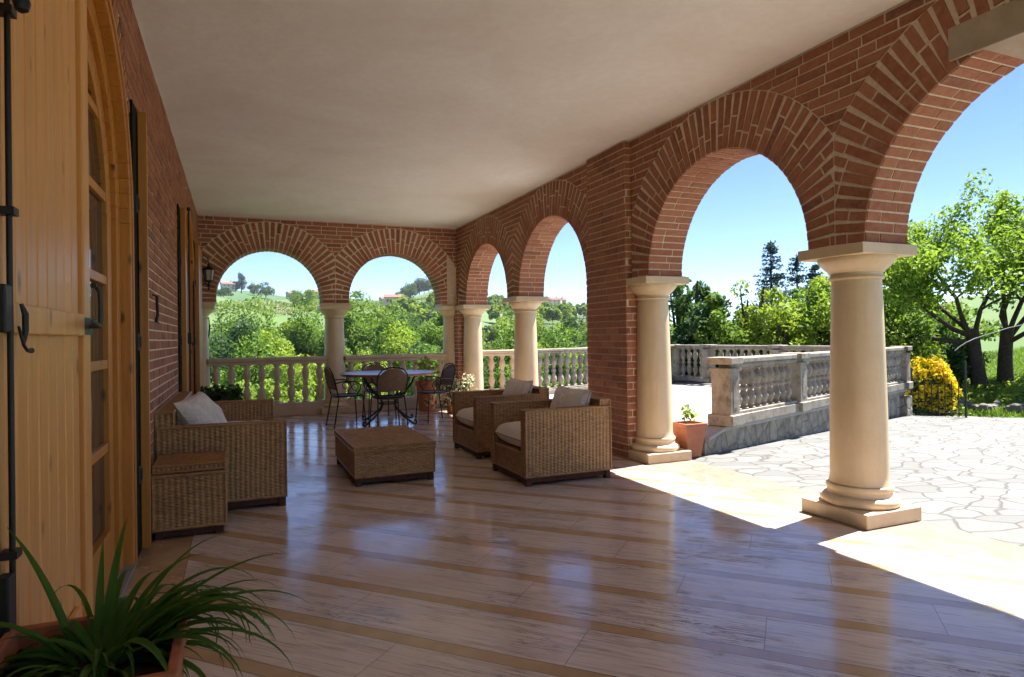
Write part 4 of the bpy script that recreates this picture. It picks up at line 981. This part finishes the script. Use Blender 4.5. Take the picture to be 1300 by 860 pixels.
def round_pot(loc, r0, h, label, mat, leafmat, leaves, lr, lsize, lh, seed, cat='potted plant', flowers=None, trail=0):
    r = empty('potted_plant', loc); tag(r, label, cat)
    mb = MB(); mb.lathe([(r0*.68,0),(r0*.90,h*.82),(r0,h*.83),(r0,h),(r0*.88,h),(r0*.86,h*.9)], seg=28); mb.build('pot', mat, r, smooth=True)
    mb = MB(); mb.lathe([(r0*.85,h*.905),(.001,h*.93)], seg=20); mb.build('soil', M['soil'], r)
    rs_ = np.random.default_rng(seed); C = np.stack([rs_.normal(0, lr*.5, 26), rs_.normal(0, lr*.5, 26), h+lh*rs_.uniform(.05, 1, 26)], 1)
    if trail: C[:8, 2] = h*rs_.uniform(.4, 1, 8); C[:8, :2] *= 2
    v, f = leaf_cloud(C, lr*.38, leaves, lsize, seed); np_mesh('foliage', v, f, leafmat, r)
    if flowers:
        v, f = leaf_cloud(C+[0,0,lh*.25], lr*.45, flowers, lsize*.8, seed+1); np_mesh('flowers', v, f, M['flower'], r)
    mb = MB()
    for c in C[::2]: mb.tube([(c[0]*.1, c[1]*.1, h*.9), (c[0]*.5, c[1]*.5, (c[2]+h)/2), tuple(c)], .0025, 5)
    mb.build('stem', M['leafpot'], r); return r
round_pot((3.30, 10.20, 0), .165, .36, 'terracotta pot of pale white flowers beside the corner columns', M['terra'], M['leafpot'], 900, .26, .028, .16, 4, flowers=900, trail=1)
round_pot((2.98, 10.72, 0), .19, .52, 'tall terracotta pot behind the right metal chair', M['terra'], M['greeny'], 220, .2, .035, .35, 5)
round_pot((-.20, 9.9, 0), .16, .40, 'small terracotta pot of feathery green leaves behind the sofa arm', M['terra'], M['leafpot'], 1100, .24, .03, .17, 6)
sq = empty('potted_plant', (4.275, 5.40, 0)); tag(sq, 'pink square-sided terracotta pot with a small sprig at the foot of the half-built-in column', 'potted plant')
mb = MB(); L = [(0,.085),(.30,.125),(.301,.135),(.345,.135),(.345,.115),(.31,.112)]
vs = [p for z, q in L for p in ((-q,-q,z),(q,-q,z),(q,q,z),(-q,q,z))]; fs = [(3,2,1,0)]+[(i*4+k, i*4+(k+1) % 4, i*4+4+(k+1) % 4, i*4+4+k) for i in range(5) for k in range(4)]
mb.add(vs, fs); mb.build('pot', M['terra2'], sq, bevel=.005)
mb = MB(); mb.add([(-.112,-.112,.318),(.112,-.112,.318),(.112,.112,.318),(-.112,.112,.318)], [(0,1,2,3)]); mb.build('soil', M['soil'], sq)
v, f = leaf_cloud([(-.02,0,.38),(.02,.01,.44),(-.03,.02,.48),(.05,-.02,.40)], .05, 60, .028, 3); np_mesh('foliage', v, f, M['greeny'], sq)
# bracket lamp stub on the outer side of the broad pier
bl = empty('wall_bracket', (4.11, 6.31, 1.86)); tag(bl, 'small black iron bracket with a terracotta end on the broad pier', 'bracket')
mb = MB(); mb.box(-.02,.06,-.005,.12,-.02,.05); mb.build('end_piece', M['terra2'], bl, bevel=.004)
mb = MB(); mb.tube([(.02,.10,.0),(.02,.15,.03),(.02,.19,.06),(.02,.30,.085)], [.008,.012,.01,.004], 8); mb.tube([(.02,.15,.03),(.02,.155,-.03),(.02,.16,-.09)], [.01,.012,.005], 8); mb.tube([(.02,.06,.07),(.02,.12,.09),(.02,.2,.10)], .006, 6); mb.build('arm', M['iron'], bl, smooth=True)
# ------------------------------------------------------------------ vegetation
def px2az(x): return math.degrees(YAW)+math.degrees(math.atan((x-650)/F_PX))
def crown_mesh(name, rx, rz, z0, nl, n, size, seed, mat, parent=None, up=.25, shape='round'):
    r_ = np.random.default_rng(seed)
    d = r_.normal(size=(nl, 3)); d /= np.linalg.norm(d, axis=1)[:, None]; rr = r_.uniform(.35, .85, nl)[:, None]
    C = d*rr*np.array([rx, rx, rz]); 
    if shape == 'cone': C[:, :2] *= (1-(C[:, 2:3]/rz+1)/2)*1.3+.1
    if shape == 'tall': C[:, :2] *= .75+.25*np.cos(C[:, 2:3]/rz*1.4)
    C[:, 2] += z0+rz; rad = r_.uniform(.22, .42, nl)[:, None]*np.array([rx, rx, min(rz, rx*1.2)])[None]
    v, f = leaf_cloud(C, rad, n, size, seed+5, up=up)
    return np_mesh(name, v, f, mat, parent), C
def tree(loc, h, rx, seed, mat, n, size, label, group, cat='tree', shape='round', trunk_f=.28, name='leafy_tree'):
    r = empty(name, loc); tag(r, label, cat, group)
    o, C = crown_mesh('crown', rx, h*(1-trunk_f)/2, h*trunk_f, 26, n, size, seed, mat, r, shape=shape)
    mb = MB(); t = h*.02+.03
    mb.tube([(0,0,-.6),(.03*h*.1,0,h*trunk_f),(0,.02*h,h*.55),(.01*h,0,h*.85)], [t*1.3, t, t*.6, t*.15], 7)
    for c in C[::3]: mb.tube([(0,0,h*trunk_f*.9+(c[2]-h*trunk_f)*.25), (c[0]*.5, c[1]*.5, c[2]*.8+h*trunk_f*.1), tuple(c)], [t*.45, t*.28, t*.08], 5)
    mb.build('trunk', M['bark'], r); return r
protos = {}
def place_tree(kind, az, rho, ztop, label, group, wide=1.0, mat=None):
    """kind -> shared meshes, scaled so that the crown reaches ztop"""
    x, y, _ = pol(az, rho); z = tz(x, y); h = max(ztop-z, 2)
    if kind not in protos:
        k = kind; kk = {'A': ('green1', 26000, .10, 3.3), 'B': ('greeny', 26000, .10, 3.1), 'C': ('greend', 24000, .10, 3.3), 'D': ('greeny', 24000, .10, 2.6), 'E': ('green1', 24000, .10, 2.9)}[k]
        o = tree((x, y, z), 10, kk[3], ord(k), M[kk[0]], kk[1], kk[2], label, group, shape='tall' if k in 'DE' else 'round', trunk_f=.12); protos[kind] = o
    else: o = copy_tree(protos[kind]); o.location = (x, y, z); o['label'] = label; o['group'] = group
    s = h/10; o.scale = (s*wide, s*wide, s); o.rotation_euler = (0, 0, az*3.7)
    return o
tone = {'A': 'mid green', 'B': 'bright yellow-green', 'C': 'dark green', 'D': 'tall fresh green', 'E': 'tall mid green'}
TR = [('B',-1.2,38,-.6,'lowest at the left edge of the left far arch'),('A',1.6,46,.6,'low in the left far arch, a third of the way across'),('D',4.4,44,.3,'low in the middle of the left far arch'),('B',6.6,48,.4,'low at the right of the left far arch'),
 ('B',10.8,44,.4,'low at the left of the right far arch'),('D',12.6,50,2.4,'in the lower middle of the right far arch'),('A',14.7,42,-.2,'just over the rail behind the dining table'),('C',16.6,48,1.5,'low at the right end of the right far arch'),
 ('C',-1.0,75,4.1,'standing high by the far half column'),('A',.9,85,4.2,'in the left third of the left far arch'),('B',2.6,78,3.0,'in the centre of the left far arch'),('A',4.6,92,4.6,'in the middle distance right of centre in the left far arch'),('C',6.6,96,3.6,'next to the middle column, in the left far arch'),('E',8.4,90,5.0,'partly behind the middle column'),
 ('A',10.6,95,6.2,'beside the middle column, in the right far arch'),('E',12.0,88,4.8,'in the upper left of the right far arch'),('A',13.7,80,3.6,'in the centre of the right far arch, behind the yellow-green one'),('C',15.0,100,6.4,'right of centre in the right far arch'),('E',16.9,92,6.2,'at the upper right of the right far arch'),
 ('A',.1,112,5.4,'at the canopy edge just right of the far half column'),('B',3.5,108,5.0,'at the canopy edge in the centre of the left far arch'),('E',5.6,115,5.0,'at the canopy edge right of centre in the left far arch'),('A',23.6,50,1.4,'in the narrow side arch by the corner pier'),('B',25.2,60,1.8,'behind the free-standing column'),('A',26.9,55,1.2,'just right of the free-standing column'),('C',28.6,62,2.6,'in the middle of the side arch beside the broad pier'),('B',30.0,52,.6,'next to the broad pier in the side arch'),
 ('D',24.0,90,5.0,'upper part of the narrow side arch'),('C',27.6,95,5.0,'higher up behind the free-standing column'),('E',30.2,90,4.6,'upper right of the side arch beside the broad pier')]
for k, az, rho, zt, where in TR:
    place_tree(k, az, rho, zt+((1.1 if az < 9.2 else .5) if rho > 70 else .4), f"{tone[k]} tree {where}", 'trees of the valley wood')
# the closed wood behind them: one mass
fr_ = np.random.default_rng(99); VV = []; FF = []; nb = 0; MI = []
def mass(azr, rr_, num, n, size, hmin, hmax, seed, cond=None):
    global nb
    r_ = np.random.default_rng(seed)
    for i in range(num):
        az = r_.uniform(*azr); rho = r_.uniform(*rr_)
        if cond and not cond(az, rho): continue
        x, y, _ = pol(az, rho); z = tz(x, y); h = r_.uniform(hmin, hmax); w_ = h*r_.uniform(.28, .42)
        nl = 9; d = r_.normal(size=(nl, 3)); d /= np.linalg.norm(d, axis=1)[:, None]
        C = d*r_.uniform(.3, .8, nl)[:, None]*np.array([w_, w_, h*.42])+np.array([x, y, z+h*.52]); rad = r_.uniform(.3, .5, nl)[:, None]*np.array([w_, w_, w_])[None]
        v, f = leaf_cloud(C, rad, int(n*1.5), size*.8*rho/120, seed*1000+i, up=.3); VV.append(v); FF.append(f+nb); nb += len(v); MI.append(np.full(len(f), r_.choice([0,0,1,2,1,3])))
mass((-6, 22), (60, 125), 60, 924, 0.34, 9, 14, 1)
mass((-6, 22), (120, 235), 110, 660, 0.34, 9, 15, 2, lambda a, r: r < 205 if a < 9 else r < 235)
mass((8, 20), (235, 400), 70, 484, 0.31, 8, 13, 3, lambda a, r: a > 12.5 or r < 300)
mass((21, 36), (60, 200), 80, 704, 0.34, 8, 13, 4)
mass((21, 38), (200, 480), 130, 484, 0.31, 7, 12, 5)
mass((12, 19), (400, 620), 30, 120, .45, 6, 9, 6, lambda a, r: a > 15.4 and r < 520)
mass((36, 56), (45, 160), 60, 572, 0.31, 5, 9, 7)
mass((20, 38), (480, 720), 70, 150, .45, 7, 12, 8)
woods = np_mesh('woods', np.concatenate(VV), np.concatenate(FF), [M['green1'], M['greeny'], M['greend'], M['vine']], mi=np.concatenate(MI)); tag(woods, 'dense leafy wood filling the valley between the porch and the hills', 'woods', kind='stuff')
# hedges and vine rows on the hillsides
VV = []; FF = []; nb = 0
for e in range(14):
    rho = 352+e*9.5
    for az in np.arange(-4+.0, 13.5-e*.05, .32):
        x, y, _ = pol(az+fr_.uniform(-.03,.03), rho); v, f = leaf_cloud([(x, y, tz(x, y)+.8)], np.array([[1.2,1.0,.8]]), 8, .65, int(e*1000+az*50+9000)); VV.append(v); FF.append(f+nb); nb += len(v)
for e in range(16):
    rho = 430+e*13
    for az in np.arange(9.5, 18, .26):
        x, y, _ = pol(az+fr_.uniform(-.03,.03), rho); v, f = leaf_cloud([(x, y, tz(x, y)+.8)], np.array([[1.4,1.2,.9]]), 7, .8, int(e*1000+az*50+70000)); VV.append(v); FF.append(f+nb); nb += len(v)
vr = np_mesh('vineyard', np.concatenate(VV), np.concatenate(FF), M['vine']); tag(vr, 'rows of vines striping the hillsides beyond the wood', 'vineyard', kind='stuff')
# single trees on the ridge
def ridge(az, rho, h, w_, mat, label, shape='round', seed=1, name='ridge_tree'):
    x, y, _ = pol(az, rho); tree((x, y, tz(x, y)-.3), h, w_, seed, M[mat], 3200, .5, label, 'trees on the hill crests', shape=shape, trunk_f=.08, name=name)
ridge(px2az(307), 690, 24, 6, 'conif', 'dark pointed conifer on the left hill crest beside a house', 'cone', 21, 'conifer_tree')
ridge(px2az(323.5), 690, 13, 7, 'greend', 'small round dark tree just right of the pointed conifer on the crest', seed=22)
ridge(px2az(338), 660, 17, 9, 'greend', 'larger round dark tree on the left hill crest, in open field', seed=23)
ridge(px2az(300), 690, 11, 6, 'greend', 'low bush between the crest house and the pointed conifer', seed=29)
ridge(px2az(284), 560, 8, 8, 'greend', 'bush on the slope below the crest house', seed=30)
ridge(px2az(388), 430, 15, 11, 'green1', 'broad green tree on the hillside near the middle column', seed=24)
ridge(px2az(379), 470, 8, 8, 'greend', 'dark bush left of the broad hillside tree', seed=25)
ridge(px2az(453), 700, 9, 6, 'greend', 'small tree on the crest at the left of the right far arch', seed=26)
for i, (px, h) in enumerate(((510,10),(516,13),(522,18),(527,15),(533,20),(539,22),(545,16))):
    ridge(px2az(px), 735, h, 9, 'greend', f'dark tree of the crest clump in the right far arch, {["first","second","third","fourth","fifth","sixth","last"][i]} from the left', seed=40+i)
ridge(px2az(521), 600, 17, 8, 'greend', 'dark tree standing below the crest clump in the right far arch', seed=27)
# houses on the hills
def house(az, rho, L, D, H, rz, label, wall='hwall', dz=0):
    x, y, _ = pol(az, rho); r = empty('farmhouse', (x, y, tz(x, y)+dz), rz); tag(r, label, 'house', 'houses on the hills')
    mb = MB(); mb.box(-L/2, L/2, -D/2, D/2, -4, H)
    mb.add([(-L/2,-D/2,H),(-L/2,D/2,H),(-L/2,0,H+D*.26)], [(0,1,2)]); mb.add([(L/2,-D/2,H),(L/2,D/2,H),(L/2,0,H+D*.26)], [(0,2,1)]); w_ = mb.build('wall', M[wall], r)
    mb = MB(); o = .6; hh = H+D*.26
    for s in (-1, 1):
        mb.add([(-L/2-o, s*(D/2+o), H-.15), (L/2+o, s*(D/2+o), H-.15), (L/2+o, 0, hh+.05), (-L/2-o, 0, hh+.05), (-L/2-o, s*(D/2+o), H-.4), (L/2+o, s*(D/2+o), H-.4), (L/2+o, 0, hh-.2), (-L/2-o, 0, hh-.2)], [(0,1,2,3),(4,7,6,5),(0,4,5,1),(0,3,7,4),(1,5,6,2)])
    rf = mb.build('roof', M['hroof'], r); mb = MB(); mb.box(L*.2, L*.2+.9, -.45, .45, H+.5, hh+1.3); mb.build('chimney', M[wall], rf)
    n = max(2, int(L/3.5))
    for i in range(n):
        for z in ([1.0, 3.8] if H > 5 else [1.2]):
            mb = MB(); cx = -L/2+(i+.5)*L/n; mb.box(cx-.5, cx+.5, -D/2-.06, -D/2-.01, z, z+1.4); mb.build('window', M['hwin'], r)
    return r
house(px2az(290), 690, 12, 9, 6.5, R(10), 'pale house on the left hill crest next to the pointed conifer')
house(px2az(400), 640, 16, 9, 5.5, R(-8), 'long red-roofed house on the crest beside the middle column')
house(px2az(371), 700, 9, 8, 4, R(20), 'tiny house on the crest in the centre of the left far arch')
house(px2az(491), 690, 13, 8, 5, R(10), 'pale house on the crest left of the tree clump in the right far arch')
house(px2az(499), 700, 12, 8, 5.5, R(-5), 'second crest house, nearer the tree clump in the right far arch')
house(px2az(500.5), 405, 11, 7, 4.2, R(-14), 'brown-roofed farmhouse in the middle of the right far arch above the wood', dz=4)
house(px2az(690), 640, 14, 9, 7, R(-20), 'pinkish house group front on the wooded hill right of the free-standing column', dz=9)
house(px2az(703), 650, 16, 9, 6, R(-35), 'long pale house on the wooded hill in the side arch beside the broad pier', dz=9)
house(px2az(712), 660, 10, 9, 6, R(-10), 'small pale house nearest the broad pier on the wooded hill', dz=9)

# shrubs and trees beyond the terrace
def shrub(px, rho, ytop, rx, mat, n, size, label, seed, shape='round', name='shrub', tf=.05, hor=423):
    az = px2az(px); x, y, _ = pol(az, rho); z = tz(x, y)-.1; zt = 1.25+(hor-ytop)/F_PX*rho*math.cos(R(az)-YAW); h = (zt-z)*1.1
    return tree((x, y, z), h, rx, seed, M[mat], n, size, label, 'shrubs beyond the terrace', cat='shrub' if name == 'shrub' else 'tree', shape=shape, trunk_f=tf, name=name)
shrub(884, 17.5, 338, .95, 'greend', 6240, 0.069, 'dark broad-leaved shrub beside the half-built-in column', 61, 'tall')
shrub(862, 19, 350, 1.1, 'green1', 5280, 0.066, 'loose shrub mostly hidden behind the broad pier', 62)
shrub(906, 17, 384, .8, 'green1', 5280, 0.056, 'low green shrub right of the broad-leaved one', 63)
shrub(930, 18.5, 392, .9, 'greend', 5280, 0.053, 'low shrub at the gap where far hills show', 64)
shrub(948, 18, 366, .7, 'greeny', 3600, 0.050, 'slender yellow-green shrub left of the tall conifer', 65, 'tall')
shrub(968, 17.5, 348, .75, 'greeny', 4080, 0.053, 'taller yellow-green shrub in front of the tall conifer', 66, 'tall')
shrub(990, 17, 376, 1.0, 'greeny', 5760, 0.053, 'bushy bright shrub below the tall conifer', 67)
shrub(1013, 18, 372, .9, 'green1', 5280, 0.053, 'green shrub between the tall conifer and the large column', 68)
shrub(1040, 17.5, 350, 1.0, 'greeny', 6240, 0.056, 'bright shrub just left of the large column', 69)
shrub(1068, 18.5, 344, 1.2, 'green1', 4800, 0.059, 'shrub hidden behind the large column', 70)
shrub(1030, 24, 352, 1.5, 'greend', 5280, 0.079, 'dark shrub mass behind, near the large column', 71)
shrub(918, 25, 386, 1.6, 'greend', 4800, 0.079, 'dark shrub mass behind the low shrubs', 72)
shrub(955, 23, 380, 1.4, 'greend', 4800, 0.073, 'dark shrub behind the slender yellow-green one', 73)
shrub(1135, 17, 400, .9, 'green1', 5760, 0.053, 'green shrub right of the large column above the balustrade end', 74)
shrub(1165, 16.5, 426, .8, 'greeny', 5280, 0.046, 'light green shrub above the yellow bush', 75, hor=421)
shrub(1195, 17.5, 428, .8, 'greend', 4800, 0.053, 'dark shrub between the yellow bush and the tree trunks', 76, hor=421)
shrub(1150, 22, 385, 1.6, 'greend', 5760, 0.073, 'dark tree mass behind the fruit tree on the left', 77)
shrub(1195, 24, 395, 1.7, 'green1', 5760, 0.073, 'green tree mass behind the fruit tree', 78)
def conifer(px, rho, ytop, rb, seed, label):
    az = px2az(px); x, y, _ = pol(az, rho); z = tz(x, y); h = 1.25+(423-ytop)/F_PX*rho*math.cos(R(az)-YAW)-z
    r = empty('conifer_tree', (x, y, z)); tag(r, label, 'tree', 'conifers beyond the terrace'); r_ = np.random.default_rng(seed); V = []; Fq = []; n_ = 0; mb = MB()
    mb.tube([(0,0,-.3),(0,0,h*.5),(0,0,h)], [.14,.08,.012], 7)
    for k in range(190):
        t = r_.uniform(.08, .985)**.9; a = r_.uniform(0, 6.283); L = rb*(1-t)**.85*r_.uniform(.65, 1.15)+.12; zz = h*t
        e = Vector((math.cos(a)*L, math.sin(a)*L, -L*.18+L*.25*t)); mb.tube([(0,0,zz), (e.x*.5, e.y*.5, zz+e.z*.7), (e.x, e.y, zz+e.z)], [.018,.012,.004], 4)
        m = int(26*L/rb)+12; s = r_.uniform(.15, 1, m)[:, None]; P = np.array([0,0,zz])+s*np.array([e.x, e.y, e.z])+r_.normal(0, .05+.04*L, (m, 3))*[1,1,.5]
        v, f = leaf_cloud(P, .045, m*4, .05, int(seed*100+k), up=.1, aspect=.5); V.append(v); Fq.append(f+n_); n_ += len(v)
    np_mesh('crown', np.concatenate(V), np.concatenate(Fq), M['conif'], r); mb.build('trunk', M['bark'], r)
conifer(980, 27, 304, 1.9, 5, 'tall blue-green conifer rising above the bright shrubs')
conifer(1013, 31, 322, 2.0, 6, 'second blue-green conifer touching the large column capital')
conifer(1036, 29, 334, 1.8, 7, 'dark conifer mostly behind the large column')
# fruit tree with two trunks
def big_tree(loc, label):
    r = empty('fruit_tree', loc); tag(r, label, 'tree'); rg = random.Random(12); tips = []; 
    def branch(mb, p, d, L, r0, lvl):
        pts = [p.copy()]; rad = [r0]; q = p.copy(); n = 6; d = d.normalized()
        for i in range(n):
            d = (d+Vector((rg.gauss(0,.16), rg.gauss(0,.16), rg.gauss(.05,.10)))).normalized(); q = q+d*L/n; pts.append(q.copy()); rad.append(r0*(1-.62*(i+1)/n))
            if lvl < 3 and i >= 1 and rg.random() < (.85 if lvl < 2 else .7):
                s = Vector((rg.gauss(0,1), rg.gauss(0,1), rg.gauss(.15,.5))).normalized(); branch(mb, q.copy(), (d*.55+s*.75).normalized(), L*rg.uniform(.45,.72), rad[-1]*.62, lvl+1)
            if lvl >= 2: tips.append(tuple(q))
        tips.append(tuple(q)); mb.tube(pts, rad, 8 if lvl < 2 else 5)
    for k, (ox, oy, lean) in enumerate(((0,0,(-.10,.05,1)),(.62,-.12,(.05,-.02,1)))):
        mb = MB(); base = Vector((ox, oy, -.3)); top = base+Vector((lean[0]*1.2, lean[1]*1.2, 1.55)); mb.tube([base, base+Vector((0,0,.4)), (base+top)/2+Vector((0,.02,.2)), top], [.21,.15,.125,.11], 12)
        dirs = [(-1.5,1.1,.55),(-.6,1.5,1.0),(-.9,.4,1.5),(.2,-.2,2.0),(-1.7,.4,.15)] if k == 0 else [(.9,-.6,.9),(.4,.8,1.5),(-.2,-.3,2.0),(1.3,.3,.6),(.3,-1.4,.8)]
        for d in dirs: branch(mb, top-Vector((0,0,rg.uniform(0,.35))), Vector(d), rg.uniform(1.9,2.6), .052, 1)
        mb.build('trunk', M['bark'], r, smooth=True)
    C = np.array(tips); v, f = leaf_cloud(C, .25, 46000, .042, 77, up=.35, aspect=1.1); np_mesh('crown', v, f, M['fruitleaf'], r)
    print('fruit tree extents', C.min(0), C.max(0), len(C)); return r
bx, by, _ = pol(px2az(1243), 17.3)
bt_ = big_tree((bx, by, tz(bx, by)+.05), 'spreading fruit tree with two dark trunks on the grass at the right'); bt_.scale = (1.06, 1.06, 1.08)
# yellow bush
bx, by, _ = pol(px2az(1176), 14.1); yb = empty('flowering_bush', (bx, by, tz(bx, by)-.02)); tag(yb, 'rounded bush covered in bright yellow blossom by the balustrade end', 'bush')
r_ = np.random.default_rng(8); d = r_.normal(size=(40, 3)); d /= np.linalg.norm(d, axis=1)[:, None]; d[:, 2] = np.abs(d[:, 2])
C = d*np.array([.42,.42,1.12]); v, f = leaf_cloud(C*.9, .14, 2600, .04, 31); np_mesh('foliage', v, f, M['greend'], yb)
Cy = C[(C[:, 2] > .28) | (C[:, 0] > .1)]; v, f = leaf_cloud(Cy*1.03, .15, 3600, .035, 32, up=.6); np_mesh('blossom', v, f, M['yellow'], yb)
mb = MB()
for c in C[::3]: mb.tube([(0,0,0), (c[0]*.4, c[1]*.4, c[2]*.5), tuple(c)], [.012,.008,.003], 5)
mb.build('stem', M['bark'], yb)
# iron fence at the end of the balustrade
f0, f1 = Vector((10.98, 7.72, -.25)), Vector((11.50, 7.12, -.25)); fe = empty('iron_fence', tuple(f0)); tag(fe, 'short grey iron railing in front of the yellow bush', 'fence'); dd = f1-f0
for i in range(9):
    t = i/8; p = dd*t; mb = MB(); q = .013 if i in (0, 8) else .006; H = (.98 if i == 8 else .86 if i == 0 else .70-.10*math.sin(math.pi*t)); mb.box(p.x-q, p.x+q, p.y-q, p.y+q, 0, H); mb.build('bar' if i not in (0, 8) else 'post', M['iron2'], fe)
mb = MB(); mb.tube([(0,0,.08), tuple(dd+Vector((0,0,.08)))], .008, 6); mb.build('rail', M['iron2'], fe)
p = f1; mb = MB(); pts = []
for (px, py, rho) in ((1212,446,13.5),(1218,441,13.55),(1226,436,13.6),(1237,431,13.7),(1250,427,13.8),(1280,418,14),(1310,412,14.2)):
    x, y, _ = pol(px2az(px), rho); pts.append((x, y, 1.25-(py-421)/F_PX*rho*math.cos(R(px2az(px))-YAW)))
mb.tube(pts, .006, 6); tag(mb.build('arched_pipe', m_simple('pale_metal', (.45,.45,.42), .5), smooth=True), 'thin pale curved pipe arching over the grass in front of the fruit tree', 'pipe')
# low dry-stone edging in the grass
se = empty('stone_edging', pol(px2az(1255), 14.9, tz(*pol(px2az(1255), 14.9)[:2]))); tag(se, 'low row of dark stones edging the grass below the fruit tree', 'stone edging')
mb = MB(); sl = se.location
for i in range(26):
    px = 1214+i*4.6+rng.uniform(-1, 1); rho = 14.9+.25*math.sin(i*.7)
    if 11 < i < 14: continue
    x, y, _ = pol(px2az(px), rho); z = tz(x, y); w_ = rng.uniform(.07,.13); hh = rng.uniform(.10,.2)
    pr_ = [(w_*.8,-.1),(w_,hh*.4),(w_*.85,hh*.85),(w_*.4,hh)]; mb.lathe(pr_, (x-sl.x, y-sl.y, z-sl.z), 7, sx=rng.uniform(.8,1.3), sy=rng.uniform(.7,1.1))
mb.build('stones', m_stone('edging_stone', (.10,.09,.075), (.2,.18,.15), rough=.9), se)
# grass
gr = np.random.default_rng(3); n = 42000; az = gr.uniform(px2az(1120), px2az(1330), n); rho = 12.2+13*gr.uniform(0, 1, n)**1.5
x = rho*np.sin(np.radians(az)); y = rho*np.cos(np.radians(az)); keep = ~((x < 12.9) & (y < 7.9) & (x+y*.85 < 18.4)); x, y, az, rho = x[keep], y[keep], az[keep], rho[keep]; n = len(x)
z = ter(az, rho); tuft = (np.sin(x*3.1)*np.sin(y*2.7+x)+1)/2; h = gr.uniform(.02, .07, n)*(1+tuft*.8); a = gr.uniform(0, 6.28, n); wv_ = gr.uniform(.006, .014, n)
dx, dy = np.cos(a)*wv_, np.sin(a)*wv_; lx, ly = gr.normal(0, .035, n), gr.normal(0, .035, n)
V = np.stack([np.stack([x-dx, y-dy, z-.01], 1), np.stack([x+dx, y+dy, z-.01], 1), np.stack([x+lx+dx*.3, y+ly+dy*.3, z+h], 1), np.stack([x+lx-dx*.3, y+ly-dy*.3, z+h], 1)], 1).reshape(-1, 3)
tag(np_mesh('grass', V, np.arange(4*n).reshape(-1, 4), M['grassb']), 'short green grass of the garden slope', 'grass', kind='stuff')
def weeds(): 
    r_ = np.random.default_rng(44); P = []
    for i in range(60):
        px = r_.uniform(1212, 1310); rho = r_.uniform(15.5, 18.5); xx, yy, _ = pol(px2az(px), rho); P.append((xx, yy, tz(xx, yy)+.1))
    for i in range(26):
        px = r_.uniform(1145, 1215); rho = r_.uniform(13.2, 15); xx, yy, _ = pol(px2az(px), rho); P.append((xx, yy, tz(xx, yy)+.05))
    v, f = leaf_cloud(P, np.array([[.28,.28,.14]]*len(P)), 7000, .035, 45, up=.6); tag(np_mesh('ground_cover', v, f, M['greeny']), 'leafy weeds round the tree trunks on the slope', 'ground cover', kind='stuff')
weeds()

# air between the porch and the far hills
mb = MB(); mb.box(-2680, 2680, -2680, 2680, -24, 125)
hm = bpy.data.materials.new('air'); hm.use_nodes = True; ht = hm.node_tree; ht.nodes.remove(ht.nodes['Principled BSDF'])
pv = ht.nodes.new('ShaderNodeVolumePrincipled'); pv.inputs['Color'].default_value = (.80,.90,1,1); pv.inputs['Density'].default_value = .00009; pv.inputs['Anisotropy'].default_value = .2
ht.links.new(pv.outputs[0], ht.nodes['Material Output'].inputs['Volume'])
tag(mb.build('haze', hm), kind='stuff')
